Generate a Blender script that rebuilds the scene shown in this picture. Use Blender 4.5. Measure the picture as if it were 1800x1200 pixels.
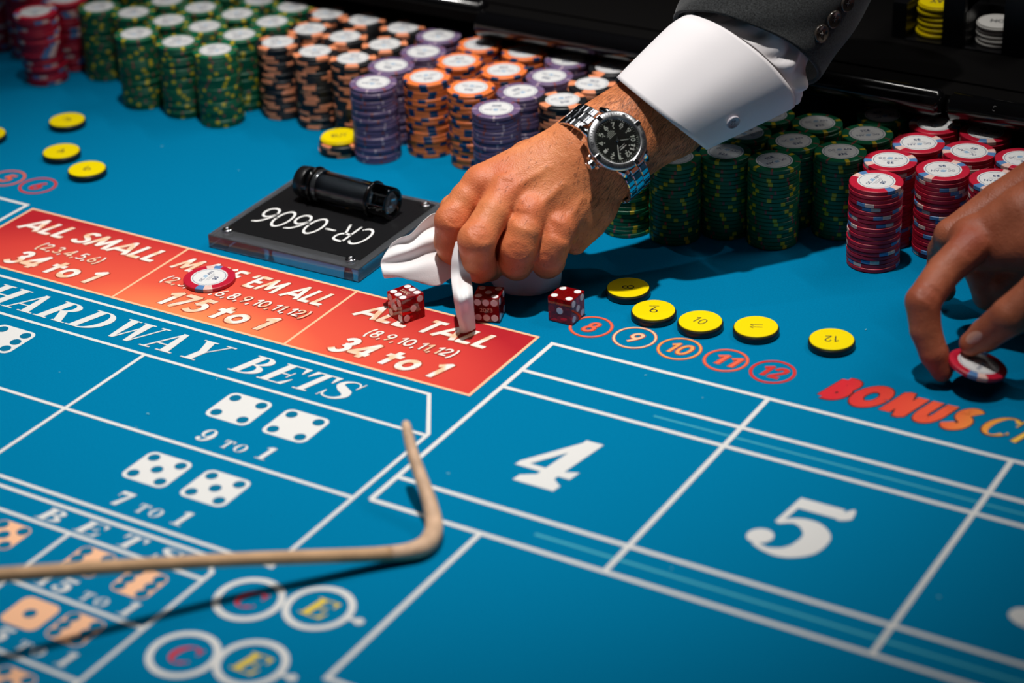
import bpy, bmesh, math, random
import numpy as np
from mathutils import Vector, Matrix

random.seed(7)
for o in list(bpy.data.objects): bpy.data.objects.remove(o)
SC = bpy.context.scene
COL = SC.collection

# ---------------------------------------------------------------- camera
FPX = 3704.775
CAMP = Vector((0.6574508, -1.0861412, 0.70))
RM = Matrix(((0.8548871, -0.2193184, 0.4701780), (0.5172700, 0.4301767, -0.7398512), (-0.0399966, 0.8756983, 0.4811994)))
cam_d = bpy.data.cameras.new('camera'); cam = bpy.data.objects.new('camera', cam_d); COL.objects.link(cam)
cam.matrix_world = Matrix.Translation(CAMP) @ RM.to_4x4()
cam_d.sensor_width = 36.0; cam_d.lens = FPX / 1800 * 36
cam_d.clip_start = 0.05; cam_d.clip_end = 60
cam_d.dof.use_dof = True; cam_d.dof.focus_distance = 1.512; cam_d.dof.aperture_fstop = 4.0
SC.camera = cam
# ---------------------------------------------------------------- world, lamps, exposure
W = bpy.data.worlds.new('world'); SC.world = W; W.use_nodes = True
W.node_tree.nodes['Background'].inputs[0].default_value = (0.55, 0.62, 0.75, 1)
W.node_tree.nodes['Background'].inputs[1].default_value = 0.006
SC.view_settings.view_transform = 'Standard'; SC.view_settings.look = 'None'
SC.view_settings.exposure = 0.0; SC.view_settings.gamma = 1.0; SC.view_settings.use_curve_mapping = False

def spot(name, loc, aim, power, size, angle, blend=0.6, color=(1, 1, 1)):
    l = bpy.data.lights.new(name, 'SPOT'); l.energy = power; l.shadow_soft_size = size
    l.spot_size = math.radians(angle); l.spot_blend = blend; l.color = color
    o = bpy.data.objects.new(name, l); COL.objects.link(o); o.location = loc
    o.rotation_euler = (Vector(aim) - Vector(loc)).to_track_quat('-Z', 'Y').to_euler()
    return o
spot('ceiling_spot', (-0.06, -0.06, 2.3), (-0.16, 0.0, 0), 238, 0.035, 32, 1.0, (1.0, 0.965, 0.92))
_l = bpy.data.lights.new('ceiling_strip', 'AREA'); _l.shape = 'RECTANGLE'; _l.size = 1.5; _l.size_y = 0.05; _l.energy = 17.0; _l.color = (1.0, 0.97, 0.92)
_o = bpy.data.objects.new('ceiling_strip', _l); COL.objects.link(_o); _o.location = (0.9, 1.4, 2.3); _o.rotation_euler = (Vector((0.1, 0.2, 0)) - Vector(_o.location)).to_track_quat('-Z', 'Y').to_euler()
spot('ceiling_spot', (-0.8, 0.45, 2.3), (-0.3, 0.1, 0), 14, 0.03, 45, 0.8, (0.95, 0.97, 1.0))

_l = bpy.data.lights.new('added_reflection_panel', 'AREA'); _l.shape = 'RECTANGLE'; _l.size = 2.8; _l.size_y = 0.6; _l.energy = 2.0  # added soft light, put in to be mirrored by the watch steel and rail
_o = bpy.data.objects.new('added_reflection_panel', _l); COL.objects.link(_o); _o.location = (-0.2, -0.9, 2.4); _o.rotation_euler = (math.radians(-12), 0, 0)

# ---------------------------------------------------------------- placing helpers
def at(u, v, z=0.0):
    """point of the plane at height z that the photograph shows at pixel (u, v)"""
    d = RM @ Vector(((u - 900) / FPX, -(v - 600) / FPX, -1))
    return CAMP + d * ((z - CAMP.z) / d.z)
def dp(u, v, d):
    """point at depth d (m, along the view axis) under pixel (u, v)"""
    return CAMP + RM @ Vector(((u - 900) / FPX * d, -(v - 600) / FPX * d, -d))
CX, CY, CZ = (RM.col[0].copy(), RM.col[1].copy(), RM.col[2].copy())   # view right, up, towards viewer

# ---------------------------------------------------------------- materials
MATS = {}
def mat(name, col, rough=0.5, metal=0.0, spec=0.5, trans=0.0, ior=1.45, sheen=0.0, sss=0.0, bump=None, vary=None, coat=0.0, alpha=None, sss_r=None):
    if name in MATS: return MATS[name]
    m = bpy.data.materials.new(name); m.use_nodes = True
    nt = m.node_tree; b = nt.nodes['Principled BSDF']
    I = b.inputs
    I['Base Color'].default_value = (*col, 1); I['Roughness'].default_value = rough; I['Metallic'].default_value = metal
    I['Specular IOR Level'].default_value = spec; I['Transmission Weight'].default_value = trans; I['IOR'].default_value = ior
    I['Sheen Weight'].default_value = sheen; I['Coat Weight'].default_value = coat
    if sss:
        I['Subsurface Weight'].default_value = sss; I['Subsurface Radius'].default_value = sss_r or (1.0, 0.35, 0.2); I['Subsurface Scale'].default_value = 0.004
    tc = nt.nodes.new('ShaderNodeTexCoord')
    if vary:   # (scale, amount)
        n = nt.nodes.new('ShaderNodeTexNoise'); n.inputs['Scale'].default_value = vary[0]; n.inputs['Detail'].default_value = 4
        nt.links.new(tc.outputs['Object'], n.inputs['Vector'])
        mr = nt.nodes.new('ShaderNodeMapRange'); mr.inputs['To Min'].default_value = 1 - vary[1]; mr.inputs['To Max'].default_value = 1 + vary[1]
        mr.inputs['From Min'].default_value = 0.25; mr.inputs['From Max'].default_value = 0.75
        nt.links.new(n.outputs['Fac'], mr.inputs['Value'])
        mx = nt.nodes.new('ShaderNodeVectorMath'); mx.operation = 'SCALE'; mx.inputs[0].default_value = col
        nt.links.new(mr.outputs['Result'], mx.inputs['Scale']); nt.links.new(mx.outputs[0], I['Base Color'])
    if bump:   # (scale, strength, distance)
        n = nt.nodes.new('ShaderNodeTexNoise'); n.inputs['Scale'].default_value = bump[0]; n.inputs['Detail'].default_value = 3
        nt.links.new(tc.outputs['Object'], n.inputs['Vector'])
        bp = nt.nodes.new('ShaderNodeBump'); bp.inputs['Strength'].default_value = bump[1]; bp.inputs['Distance'].default_value = bump[2]
        nt.links.new(n.outputs['Fac'], bp.inputs['Height']); nt.links.new(bp.outputs[0], I['Normal'])
    MATS[name] = m
    return m

def gradient_mat(name, stops, ax, lo, hi, rough=0.85, noise=0.0):
    """print whose ink runs through colours along a direction of the layout (object coordinates)"""
    m = mat(name, (1, 1, 1), rough, spec=0.2)
    nt = m.node_tree; b = nt.nodes['Principled BSDF']
    tc = nt.nodes.new('ShaderNodeTexCoord'); dt = nt.nodes.new('ShaderNodeVectorMath'); dt.operation = 'DOT_PRODUCT'
    dt.inputs[1].default_value = (*ax, 0); nt.links.new(tc.outputs['Object'], dt.inputs[0])
    mr = nt.nodes.new('ShaderNodeMapRange'); mr.inputs['From Min'].default_value = lo; mr.inputs['From Max'].default_value = hi
    nt.links.new(dt.outputs['Value'], mr.inputs['Value'])
    r = nt.nodes.new('ShaderNodeValToRGB'); e = r.color_ramp.elements
    while len(e) < len(stops): e.new(0.5)
    for i, (p, c) in enumerate(stops): e[i].position = p; e[i].color = (*c, 1)
    nt.links.new(mr.outputs['Result'], r.inputs['Fac']); nt.links.new(r.outputs['Color'], b.inputs['Base Color'])
    return m

FELT = mat('felt_blue', (0.0, 0.172, 0.345), 1.0, spec=0.03, vary=(900, 0.10), bump=(2600, 0.35, 0.0004))
# broad unevenness of the nap
WHITE = mat('print_white', (0.69, 0.69, 0.68), 0.9, spec=0.15, vary=(1500, 0.04), bump=(2600, 0.25, 0.0003))
CYAN = mat('print_cyan', (0.06, 0.38, 0.50), 0.9, spec=0.15)
NAVYP = mat('print_felt_blue', (0.0, 0.14, 0.27), 0.95, spec=0.12)
PEACH = mat('print_peach', (0.90, 0.50, 0.30), 0.9, spec=0.15)
PEACHW = mat('print_peach_white', (0.86, 0.70, 0.60), 0.9, spec=0.15)
RUST = mat('print_rust', (0.40, 0.06, 0.03), 0.9, spec=0.15)
REDP = mat('print_red', (0.62, 0.03, 0.035), 0.9, spec=0.15)
SALMON = mat('print_salmon', (0.80, 0.13, 0.07), 0.9, spec=0.15)
ORNG = mat('print_orange', (0.86, 0.33, 0.10), 0.9, spec=0.15)
DKPRINT = mat('print_brown', (0.05, 0.02, 0.02), 0.9, spec=0.15)
YELP = mat('print_yellow', (0.80, 0.58, 0.06), 0.9, spec=0.15)
BLACK = mat('black_plastic', (0.008, 0.008, 0.009), 0.35)
BLACKM = mat('black_matte', (0.006, 0.006, 0.007), 0.8, spec=0.2, vary=(30, 0.3))
INK = mat('black_ink', (0.012, 0.012, 0.02), 0.6)

# ---------------------------------------------------------------- object helpers
def tag(o, label=None, cat=None, group=None, kind=None):
    if label: o['label'] = label
    if cat: o['category'] = cat
    if group: o['group'] = group
    if kind: o['kind'] = kind
    return o
def empty(name, loc=(0, 0, 0), M=None):
    o = bpy.data.objects.new(name, None); COL.objects.link(o); o.empty_display_size = 0.01
    if M is not None: o.matrix_world = M
    else: o.location = loc
    return o
def mesh(name, vs, fs, mats, mi=None, smooth=False):
    me = bpy.data.meshes.new(name); me.from_pydata([tuple(v) for v in vs], [], fs)
    for m in (mats if isinstance(mats, (list, tuple)) else [mats]): me.materials.append(m)
    if mi is not None: me.polygons.foreach_set('material_index', mi)
    if smooth: me.polygons.foreach_set('use_smooth', [True] * len(me.polygons))
    me.update(); return me
def obj(name, me, parent=None, loc=None, M=None):
    o = bpy.data.objects.new(name, me); COL.objects.link(o)
    if parent is not None: o.parent = parent
    if M is not None: o.matrix_local = M
    elif loc is not None: o.location = loc
    return o
def bm_mesh(name, bm, mats, smooth=False, bevel=0):
    if bevel:
        bmesh.ops.bevel(bm, geom=bm.edges[:], offset=bevel, segments=2, affect='EDGES', profile=0.5)
    bmesh.ops.recalc_face_normals(bm, faces=bm.faces[:])
    me = bpy.data.meshes.new(name); bm.to_mesh(me); bm.free()
    for m in (mats if isinstance(mats, (list, tuple)) else [mats]): me.materials.append(m)
    if smooth: me.polygons.foreach_set('use_smooth', [True] * len(me.polygons))
    return me
def box_me(name, x0, x1, y0, y1, z0, z1, m, bevel=0.0):
    bm = bmesh.new(); bmesh.ops.create_cube(bm, size=1)
    for v in bm.verts: v.co = Vector((x0 + (v.co.x + .5) * (x1 - x0), y0 + (v.co.y + .5) * (y1 - y0), z0 + (v.co.z + .5) * (z1 - z0)))
    return bm_mesh(name, bm, m, smooth=False, bevel=bevel)
def lathe(name, prof, m, n=48, mi=None, smooth=True, caps=True):
    """prof: list of (r, z) bottom to top, closed with end caps when r > 0"""
    vs, fs, idx = [], [], []
    for r, z in prof:
        for k in range(n):
            a = 2 * math.pi * k / n; vs.append((r * math.cos(a), r * math.sin(a), z))
    for j in range(len(prof) - 1):
        for k in range(n):
            k2 = (k + 1) % n; fs.append((j * n + k, j * n + k2, (j + 1) * n + k2, (j + 1) * n + k))
            idx.append(mi(j, k, n) if mi else 0)
    if caps:
        fs.append(tuple(reversed(range(n)))); idx.append(0)
        fs.append(tuple(range((len(prof) - 1) * n, len(prof) * n))); idx.append(0)
    me = mesh(name, vs, fs, m, idx, smooth)
    if smooth and caps:
        for p in me.polygons[-2:]: p.use_smooth = False
    return me
def torus_me(name, R, r, m, n=40, k=12):
    vs, fs = [], []
    for i in range(n):
        a = 2 * math.pi * i / n
        for j in range(k):
            b = 2 * math.pi * j / k; q = R + r * math.cos(b); vs.append((q * math.cos(a), q * math.sin(a), r * math.sin(b)))
    for i in range(n):
        for j in range(k):
            fs.append((i * k + j, ((i + 1) % n) * k + j, ((i + 1) % n) * k + (j + 1) % k, i * k + (j + 1) % k))
    return mesh(name, vs, fs, m, smooth=True)
def sweep(name, pts, radii, m, n=16, flat=1.0, up=None, cap=True):
    """round bar along points"""
    P = [Vector(p) for p in pts]; vs, fs = [], []
    t0 = (P[1] - P[0]).normalized(); nrm = (up or Vector((0, 0, 1))); nrm = (nrm - t0 * nrm.dot(t0)).normalized()
    for i, p in enumerate(P):
        t = (P[min(i + 1, len(P) - 1)] - P[max(i - 1, 0)]).normalized()
        nrm = (nrm - t * nrm.dot(t)).normalized(); bi = t.cross(nrm)
        for k in range(n):
            a = 2 * math.pi * k / n; vs.append(p + (nrm * math.cos(a) * flat + bi * math.sin(a)) * radii[i])
    for i in range(len(P) - 1):
        for k in range(n):
            fs.append((i * n + k, i * n + (k + 1) % n, (i + 1) * n + (k + 1) % n, (i + 1) * n + k))
    if cap: fs.append(tuple(reversed(range(n)))); fs.append(tuple(range((len(P) - 1) * n, len(P) * n)))
    return mesh(name, vs, fs, m, smooth=True)

# ---------------------------------------------------------------- lettering
_tc = {}
def font_geo(s, offset=0.0):
    """vertices and faces of a text in the program's own font"""
    key = (s, offset)
    if key in _tc: return _tc[key]
    cu = bpy.data.curves.new('t', 'FONT'); cu.body = s; cu.size = 1; cu.offset = offset; cu.resolution_u = 4
    o = bpy.data.objects.new('t', cu); COL.objects.link(o)
    dg = bpy.context.evaluated_depsgraph_get(); ev = o.evaluated_get(dg); me = ev.to_mesh()
    vs = [(v.co.x, v.co.y) for v in me.vertices]; fs = [tuple(p.vertices) for p in me.polygons]
    ev.to_mesh_clear(); bpy.data.objects.remove(o); bpy.data.curves.remove(cu)
    _tc[key] = (vs, fs); return _tc[key]

def stroke(pts, ws, n=5):
    """variable-width ribbon through points (Catmull-Rom)"""
    P, Wd = [], []
    L = len(pts)
    for i in range(L - 1):
        p0, p1, p2, p3 = pts[max(i - 1, 0)], pts[i], pts[i + 1], pts[min(i + 2, L - 1)]
        for k in range(n):
            t = k / n
            f = lambda a, b, c, d: 0.5 * (2 * b + (c - a) * t + (2 * a - 5 * b + 4 * c - d) * t * t + (-a + 3 * b - 3 * c + d) * t ** 3)
            P.append((f(p0[0], p1[0], p2[0], p3[0]), f(p0[1], p1[1], p2[1], p3[1]))); Wd.append(ws[i] + (ws[i + 1] - ws[i]) * t)
    P.append(pts[-1]); Wd.append(ws[-1]); out, prev = [], None
    for i, p in enumerate(P):
        a, b = P[max(i - 1, 0)], P[min(i + 1, len(P) - 1)]; dx, dy = b[0] - a[0], b[1] - a[1]; l = math.hypot(dx, dy) or 1
        nx, ny = -dy / l * Wd[i] / 2, dx / l * Wd[i] / 2; cur = ((p[0] + nx, p[1] + ny), (p[0] - nx, p[1] - ny))
        if prev: out.append([prev[0], prev[1], cur[1], cur[0]])
        prev = cur
    return out
def rect(x0, y0, x1, y1): return [[(x0, y0), (x1, y0), (x1, y1), (x0, y1)]]
def ring(cx, cy, rx, ry, tx, ty, a0=0, a1=360, n=28):
    out = []
    for i in range(n):
        q = []
        for s, k in ((0, i), (0, i + 1), (1, i + 1), (1, i)):
            a = math.radians(a0 + (a1 - a0) * k / n); q.append((cx + (rx - s * tx) * math.cos(a), cy + (ry - s * ty) * math.sin(a)))
        out.append(q)
    return out
def disc(cx, cy, rx, ry, n=20):
    return [[(cx + rx * math.cos(2 * math.pi * k / n), cy + ry * math.sin(2 * math.pi * k / n)) for k in range(n)]]
def serif(x0, x1, y=0, h=.05): return rect(x0, y, x1, y + h)
T, Hh = .235, .05
def stemI(x): return rect(x, 0, x + T, 1) + serif(x - .09, x + T + .09) + serif(x - .09, x + T + .09, .95)
SER = {
 'H': (stemI(.1) + stemI(.66) + rect(.3, .47, .68, .53), .98),
 'A': ([[(.37, 1), (.52, 1), (.88, .03), (.63, .03)], [(.11, .03), (.18, .03), (.45, .92), (.40, 1)]] + rect(.24, .30, .70, .35) + serif(0, .32) + serif(.52, .99), .98),
 'R': (stemI(.1) + ring(.34, .745, .40, .255, .20, .05, -90, 90) + rect(.3, .95, .35, 1) + rect(.3, .49, .36, .54) + [[(.36, .51), (.60, .51), (.93, .02), (.68, .02)]] + serif(.62, 1.02), 1.0),
 'D': (stemI(.1) + ring(.36, .5, .52, .5, .22, .05, -90, 90) + rect(.3, .95, .37, 1) + rect(.3, 0, .37, .05), .98),
 'W': ([[(.06, .97), (.30, .97), (.50, 0), (.38, 0)], [(.43, 0), (.50, 0), (.69, .8), (.66, .9)], [(.52, .97), (.76, .97), (.96, 0), (.84, 0)], [(.90, 0), (.96, 0), (1.18, .97), (1.12, .97)]] + serif(-.02, .38, .95) + serif(.46, .84, .95) + serif(1.02, 1.28, .95), 1.26),
 'Y': ([[(.06, .97), (.31, .97), (.56, .44), (.36, .44)], [(.50, .44), (.55, .44), (.84, .97), (.78, .97)]] + rect(.35, 0, .56, .46) + serif(.24, .67) + serif(-.02, .40, .95) + serif(.66, .94, .95), .92),
 'B': (stemI(.1) + ring(.34, .75, .38, .25, .20, .05, -90, 90) + ring(.36, .265, .46, .265, .22, .05, -90, 90) + rect(.3, .95, .35, 1) + rect(.3, .49, .37, .54) + rect(.3, 0, .37, .05), .9),
 'E': (stemI(.1) + rect(.3, .95, .80, 1) + rect(.3, 0, .80, .05) + rect(.3, .48, .58, .53) + [[(.80, 1), (.80, .68), (.77, .68), (.64, .95)], [(.80, 0), (.84, .34), (.80, .34), (.64, .05)], [(.58, .35), (.62, .35), (.62, .66), (.58, .66)]], .88),
 'T': (rect(.33, 0, .54, 1) + serif(.22, .65) + rect(.04, .95, .84, 1) + [[(.04, 1), (.04, .66), (.08, .66), (.20, .95)], [(.84, 1), (.84, .66), (.80, .66), (.68, .95)]], .88),
 'S': (stroke([(.64, .74), (.54, .92), (.34, .975), (.14, .87), (.13, .70), (.34, .55), (.58, .42), (.68, .24), (.56, .06), (.34, .025), (.14, .10), (.07, .30)], [.03, .04, .05, .13, .18, .23, .23, .18, .10, .05, .05, .03]) + rect(.62, .66, .66, 1) + rect(.04, 0, .08, .33), .76),
 'C': (ring(.50, .5, .46, .5, .22, .05, 42, 318) + rect(.80, .64, .85, 1) + [[(.80, .82), (.85, .64), (.85, .30), (.80, .16)]][:0] + stroke([(.86, .2), (.84, .3)], [.1, .02]), .92),
 'O': (ring(.48, .5, .46, .5, .22, .05), .98),
 '1': (rect(.18, 0, .42, 1) + serif(.04, .56) + [[(.02, .84), (.02, .88), (.20, 1), (.20, .84)]], .6),
 '7': ([[(.04, 1), (.70, 1), (.70, .84), (.12, .78)], [(.70, .96), (.52, .84), (.22, 0), (.50, 0)]] + rect(.04, .62, .09, 1), .74),
 '9': (ring(.36, .67, .33, .33, .17, .06) + stroke([(.63, .72), (.66, .5), (.58, .22), (.40, .05), (.22, .05)], [.15, .20, .18, .10, .05]) + disc(.17, .17, .115, .115) + stroke([(.40, .03), (.2, .05), (.12, .12)], [.05, .05, .06]), .74),
 '3': (stroke([(.1, .85), (.2, .96), (.36, .97), (.52, .88), (.54, .74), (.44, .58), (.26, .53)], [.06, .05, .05, .16, .2, .12, .04]) + stroke([(.26, .53), (.48, .48), (.60, .30), (.52, .10), (.34, .03), (.16, .06)], [.04, .12, .22, .18, .05, .05]) + disc(.14, .8, .09, .09) + disc(.14, .2, .1, .1), .7),
 '5': ([[(.14, .5), (.20, .5), (.22, .97), (.14, .97)], [(.14, 1), (.62, 1), (.66, .82), (.18, .82)]] + stroke([(.62, .82), (.68, .9), (.7, 1.04)], [.05, .16, .02]) + stroke([(.17, .50), (.30, .60), (.48, .58), (.62, .44), (.62, .22), (.50, .07), (.32, .03), (.16, .08)], [.05, .09, .20, .27, .27, .18, .07, .05]) + disc(.15, .21, .13, .13), .76),
 '4': ([[(.02, .34), (.02, .26), (.62, .26), (.62, .34)], [(.38, .26), (.62, .26), (.62, 1), (.38, 1)], [(.02, .34), (.16, .34), (.56, 1), (.42, 1)], [(.42, 1), (.56, 1), (.62, 1), (.50, .8)], [(.62, .26), (.62, .36), (.78, .42), (.78, .26)]] + rect(.38, .0, .62, .3) + rect(.22, 0, .78, .11) + [[(.22, .11), (.38, .11), (.38, .2)], [(.62, .11), (.78, .11), (.62, .2)]], .82),
}
def ser_geo(s, track=0.12):
    vs, fs, x = [], [], 0
    for i, ch in enumerate(s):
        if ch == ' ': x += .5; continue
        sc = 1.0; up = ch
        if ch.islower(): sc = .62; up = ch.upper()
        polys, w = SER[up]
        for q in polys:
            b = len(vs); vs += [(x + p[0] * sc, p[1] * sc) for p in q]; fs.append(tuple(range(b, b + len(q))))
        x += w * sc + track
    return vs, fs
def ov(cx, cy, rx, ry, a0=0, a1=360, n=14): return [(cx + rx * math.cos(math.radians(a0 + (a1 - a0) * k / n)), cy + ry * math.sin(math.radians(a0 + (a1 - a0) * k / n))) for k in range(n + 1)]
# plain geometric capitals and figures as pen paths: ('l' straight | 'c' curved, points)
SAN = {
 'A': ([('l', [(.0, 0), (.40, 1), (.80, 0)]), ('l', [(.16, .30), (.64, .30)])], .80), 'L': ([('l', [(.08, 1), (.08, .07), (.50, .07)])], .50),
 'S': ([('c', [(.50, .84), (.36, .93), (.18, .90), (.11, .74), (.20, .60), (.38, .49), (.50, .36), (.48, .17), (.30, .06), (.12, .10), (.03, .22)])], .54),
 'M': ([('l', [(.03, 0), (.18, .93), (.46, .20), (.74, .93), (.89, 0)])], .92), 'K': ([('l', [(.08, 0), (.08, 1)]), ('l', [(.56, 1), (.12, .50), (.60, 0)])], .62),
 'E': ([('l', [(.50, .93), (.08, .93), (.08, .07), (.50, .07)]), ('l', [(.08, .52), (.46, .52)])], .52), 'T': ([('l', [(.0, .93), (.56, .93)]), ('l', [(.28, .93), (.28, 0)])], .56),
 "'": ([('l', [(.06, 1), (.03, .72)])], .12), 'O': ([('c', ov(.44, .5, .38, .44))], .88), 'N': ([('l', [(.08, 0), (.08, .97), (.60, .03), (.60, 1)])], .68),
 'U': ([('l', [(.08, 1), (.08, .5)]), ('c', [(.08, .52), (.08, .34), (.16, .12), (.33, .06), (.50, .12), (.58, .34), (.58, .52)]), ('l', [(.58, .5), (.58, 1)])], .66),
 'B': ([('l', [(.10, 0), (.10, 1)]), ('c', [(.10, .94), (.34, .94), (.48, .86), (.50, .74), (.44, .60), (.30, .54), (.10, .54)]), ('c', [(.30, .54), (.50, .46), (.56, .30), (.50, .13), (.34, .06), (.10, .06)])], .58),
 '1': ([('l', [(.00, .72), (.26, .93), (.26, 0)])], .30), '0': ([('c', ov(.30, .5, .25, .44))], .60), '-': ([('l', [(0, .45), (.3, .45)])], .3),
 '2': ([('c', [(.05, .70), (.12, .90), (.30, .95), (.46, .84), (.46, .66), (.36, .48), (.20, .28), (.06, .10)]), ('l', [(.02, .07), (.52, .07)])], .54),
 '3': ([('c', [(.06, .80), (.16, .93), (.32, .93), (.43, .78), (.36, .60), (.22, .53)]), ('c', [(.22, .53), (.42, .46), (.49, .28), (.40, .10), (.22, .05), (.04, .18)])], .52),
 '4': ([('l', [(.66, .24), (.02, .24), (.46, .94), (.46, 0)])], .64), '5': ([('l', [(.48, .93), (.16, .93), (.11, .52)]), ('c', [(.10, .53), (.26, .62), (.44, .54), (.50, .34), (.40, .12), (.22, .05), (.03, .14)])], .52),
 '6': ([('c', ov(.28, .29, .22, .23)), ('c', [(.07, .34), (.16, .62), (.40, .97)])], .54), '7': ([('l', [(.02, .93), (.50, .93), (.16, 0)])], .52),
 '8': ([('c', ov(.27, .73, .18, .21)), ('c', ov(.27, .28, .22, .24))], .54), '9': ([('c', ov(.26, .69, .22, .24)), ('c', [(.47, .64), (.38, .38), (.16, .03)])], .54),
 't': ([('l', [(.22, .92), (.22, .0)]), ('l', [(-.04, .62), (.50, .62)])], .48), 'o': ([('c', ov(.30, .33, .25, .28))], .60),
 '(': ([('c', [(.20, 1.08), (.08, .80), (.05, .45), (.08, .10), (.20, -.18)])], .22), ')': ([('c', [(.03, 1.08), (.15, .80), (.18, .45), (.15, .10), (.03, -.18)])], .22), ',': ([('l', [(.12, .10), (.02, -.14)])], .16),
}
def ribbon(pts, w):
    n = len(pts); out = []; d = [(Vector(pts[i + 1]) - Vector(pts[i])).normalized() for i in range(n - 1)]
    for i in range(n - 1):
        a, b = Vector(pts[i]), Vector(pts[i + 1]); nn = Vector((-d[i].y, d[i].x)) * w / 2
        ea = w * .25 if i > 0 else 0; eb = w * .25 if i < n - 2 else 0; A = a - d[i] * ea; B = b + d[i] * eb
        out.append([tuple(A + nn), tuple(A - nn), tuple(B - nn), tuple(B + nn)])
        if i < n - 2: out += disc(b.x, b.y, w * .45, w * .45, 10)
    return out
def san_geo(s, w=.15, track=.12):
    vs, fs, x = [], [], 0
    for ch in s:
        if ch == ' ': x += .30; continue
        paths, adv = SAN[ch]
        for kind, pts in paths:
            for q in (stroke(pts, [w] * len(pts), 3) if kind == 'c' else ribbon(pts, w)):
                b = len(vs); vs += [(x + p[0], p[1]) for p in q]; fs.append(tuple(range(b, b + len(q))))
        x += adv + track
    return vs, fs, x - track
def san_fit(s, x0, x1, y0, y1, w=.15, track=.12, shear=0.0, ref=None):
    """capital height fills y0..y1, advance width fills x0..x1"""
    vs, fs, tot = san_geo(s, w, track); k = y1 - y0; sx = (x1 - x0 - shear * k) / tot
    return [(x0 + x * sx + shear * y * k, y0 + y * k) for x, y in vs], fs
def fit_geo(geo, x0, x1, y0, y1, shear=0.0, yr=None):
    """map text so its box (unsheared) fills x0..x1, y0..y1; yr: y range used as cap height"""
    vs, fs = geo
    xs = [v[0] for v in vs]; ys = [v[1] for v in vs]
    a, b = min(xs), max(xs); c, d = yr or (min(ys), max(ys))
    wtot = x1 - x0 - abs(shear) * (y1 - y0)
    out = []
    for x, y in vs:
        Y = (y - c) / (d - c) * (y1 - y0)
        out.append((x0 + (x - a) / (b - a) * wtot + shear * Y, y0 + Y))
    return out, fs
def cap_range(s='H', offset=0.0):
    vs, _ = font_geo(s, offset); ys = [v[1] for v in vs]; return min(ys), max(ys)
# ================================================================ THE TABLE
table = tag(empty('craps_table'), 'blue felt craps table with white, red and orange printed betting layout', 'table')
Z1, Z2, Z3 = 0.00010, 0.00022, 0.00034
mm = 0.001
obj('felt', box_me('felt', -1.35, 1.05, -1.0, 0.3615, -0.012, 0, FELT), table)
obj('table_bed', box_me('table_bed', -1.36, 1.06, -1.01, 0.362, -0.07, -0.012, BLACKM), table)
def flat(name, vs, fs, z, m, label=None, parent=table, scale=mm):
    flat.n += 1; z += flat.n * 4e-7
    use = {}
    for f in fs:
        for i in f: use[i] = use.get(i, 0) + 1
    zs = {}
    for k, f in enumerate(fs):      # pieces of a glyph that overlap are stacked by about a micron
        if all(use[i] == 1 for i in f) and len(fs) > 1:
            for i in f: zs[i] = k * 1.1e-6
    me = mesh(name, [(v[0] * scale, v[1] * scale, z + zs.get(i, 0)) for i, v in enumerate(vs)], fs, m)
    bm = bmesh.new(); bm.from_mesh(me)
    for f in bm.faces:
        if f.normal.z < 0: f.normal_flip()
    bm.to_mesh(me); bm.free()
    o = obj(name, me, parent)
    if label: o['label'] = label
    return o
flat.n = 0
def polyline(pts, w, closed=False):
    """mitred ribbon as quads"""
    n = len(pts); L, Rr = [], []
    for i in range(n):
        p = Vector(pts[i]).to_2d(); a = Vector(pts[i - 1]).to_2d() if (i or closed) else None; b = Vector(pts[(i + 1) % n]).to_2d() if (i < n - 1 or closed) else None
        d1 = (p - a).normalized() if a is not None else None; d2 = (b - p).normalized() if b is not None else None
        d = d1 or d2
        if d1 is not None and d2 is not None:
            n1 = Vector((-d1.y, d1.x)); n2 = Vector((-d2.y, d2.x)); m = (n1 + n2).normalized(); s = w / 2 / max(.3, m.dot(n1)); off = m * s
        else: off = Vector((-d.y, d.x)) * w / 2
        L.append(p + off); Rr.append(p - off)
    vs = [tuple(v) for v in L] + [tuple(v) for v in Rr]
    fs = [(i, (i + 1) % n, n + (i + 1) % n, n + i) for i in range(n if closed else n - 1)]
    return vs, fs
def lines(name, segs, w, m=WHITE, z=Z2, label=None):
    vs, fs = [], []
    for s in segs:
        cl = s[0] == 'c'; a, b = polyline(s[1:] if cl else s, w, cl); k = len(vs); vs += a; fs += [tuple(i + k for i in f) for f in b]
    return flat(name, vs, fs, z, m, label)
# number boxes
XE = 640
lines('box_border', [[(0, -220.5), (0, 0), (XE, 0)], [(0, -220.5), (XE, -220.5)]], 3.4, label='thick white printed border round the number boxes')
for i, x in enumerate((163, 327, 490)): lines('box_divider', [[(x, 0), (x, -220.5)]], 3.4)
for y in (-41, -66, -191.5): lines('box_rule', [[(0, y), (XE, y)]], 3.4)
lines('thin_rule', [[(107, -53.5), (XE, -53.5)]], 1.5, CYAN, Z1, 'thin pale blue printed rule')
lines('thin_rule', [[(108, -206), (XE, -206)]], 2.2, CYAN, Z1, 'thin pale blue printed rule')
lines('field_line', [[(79, -220), (79, -377), (XE, -377)]], 3.4)
# left neighbour box
lines('left_box_border', [[(-1000, 7), (-490, 7), (-490, -60), (-1000, -60)]], 3.2)
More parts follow.
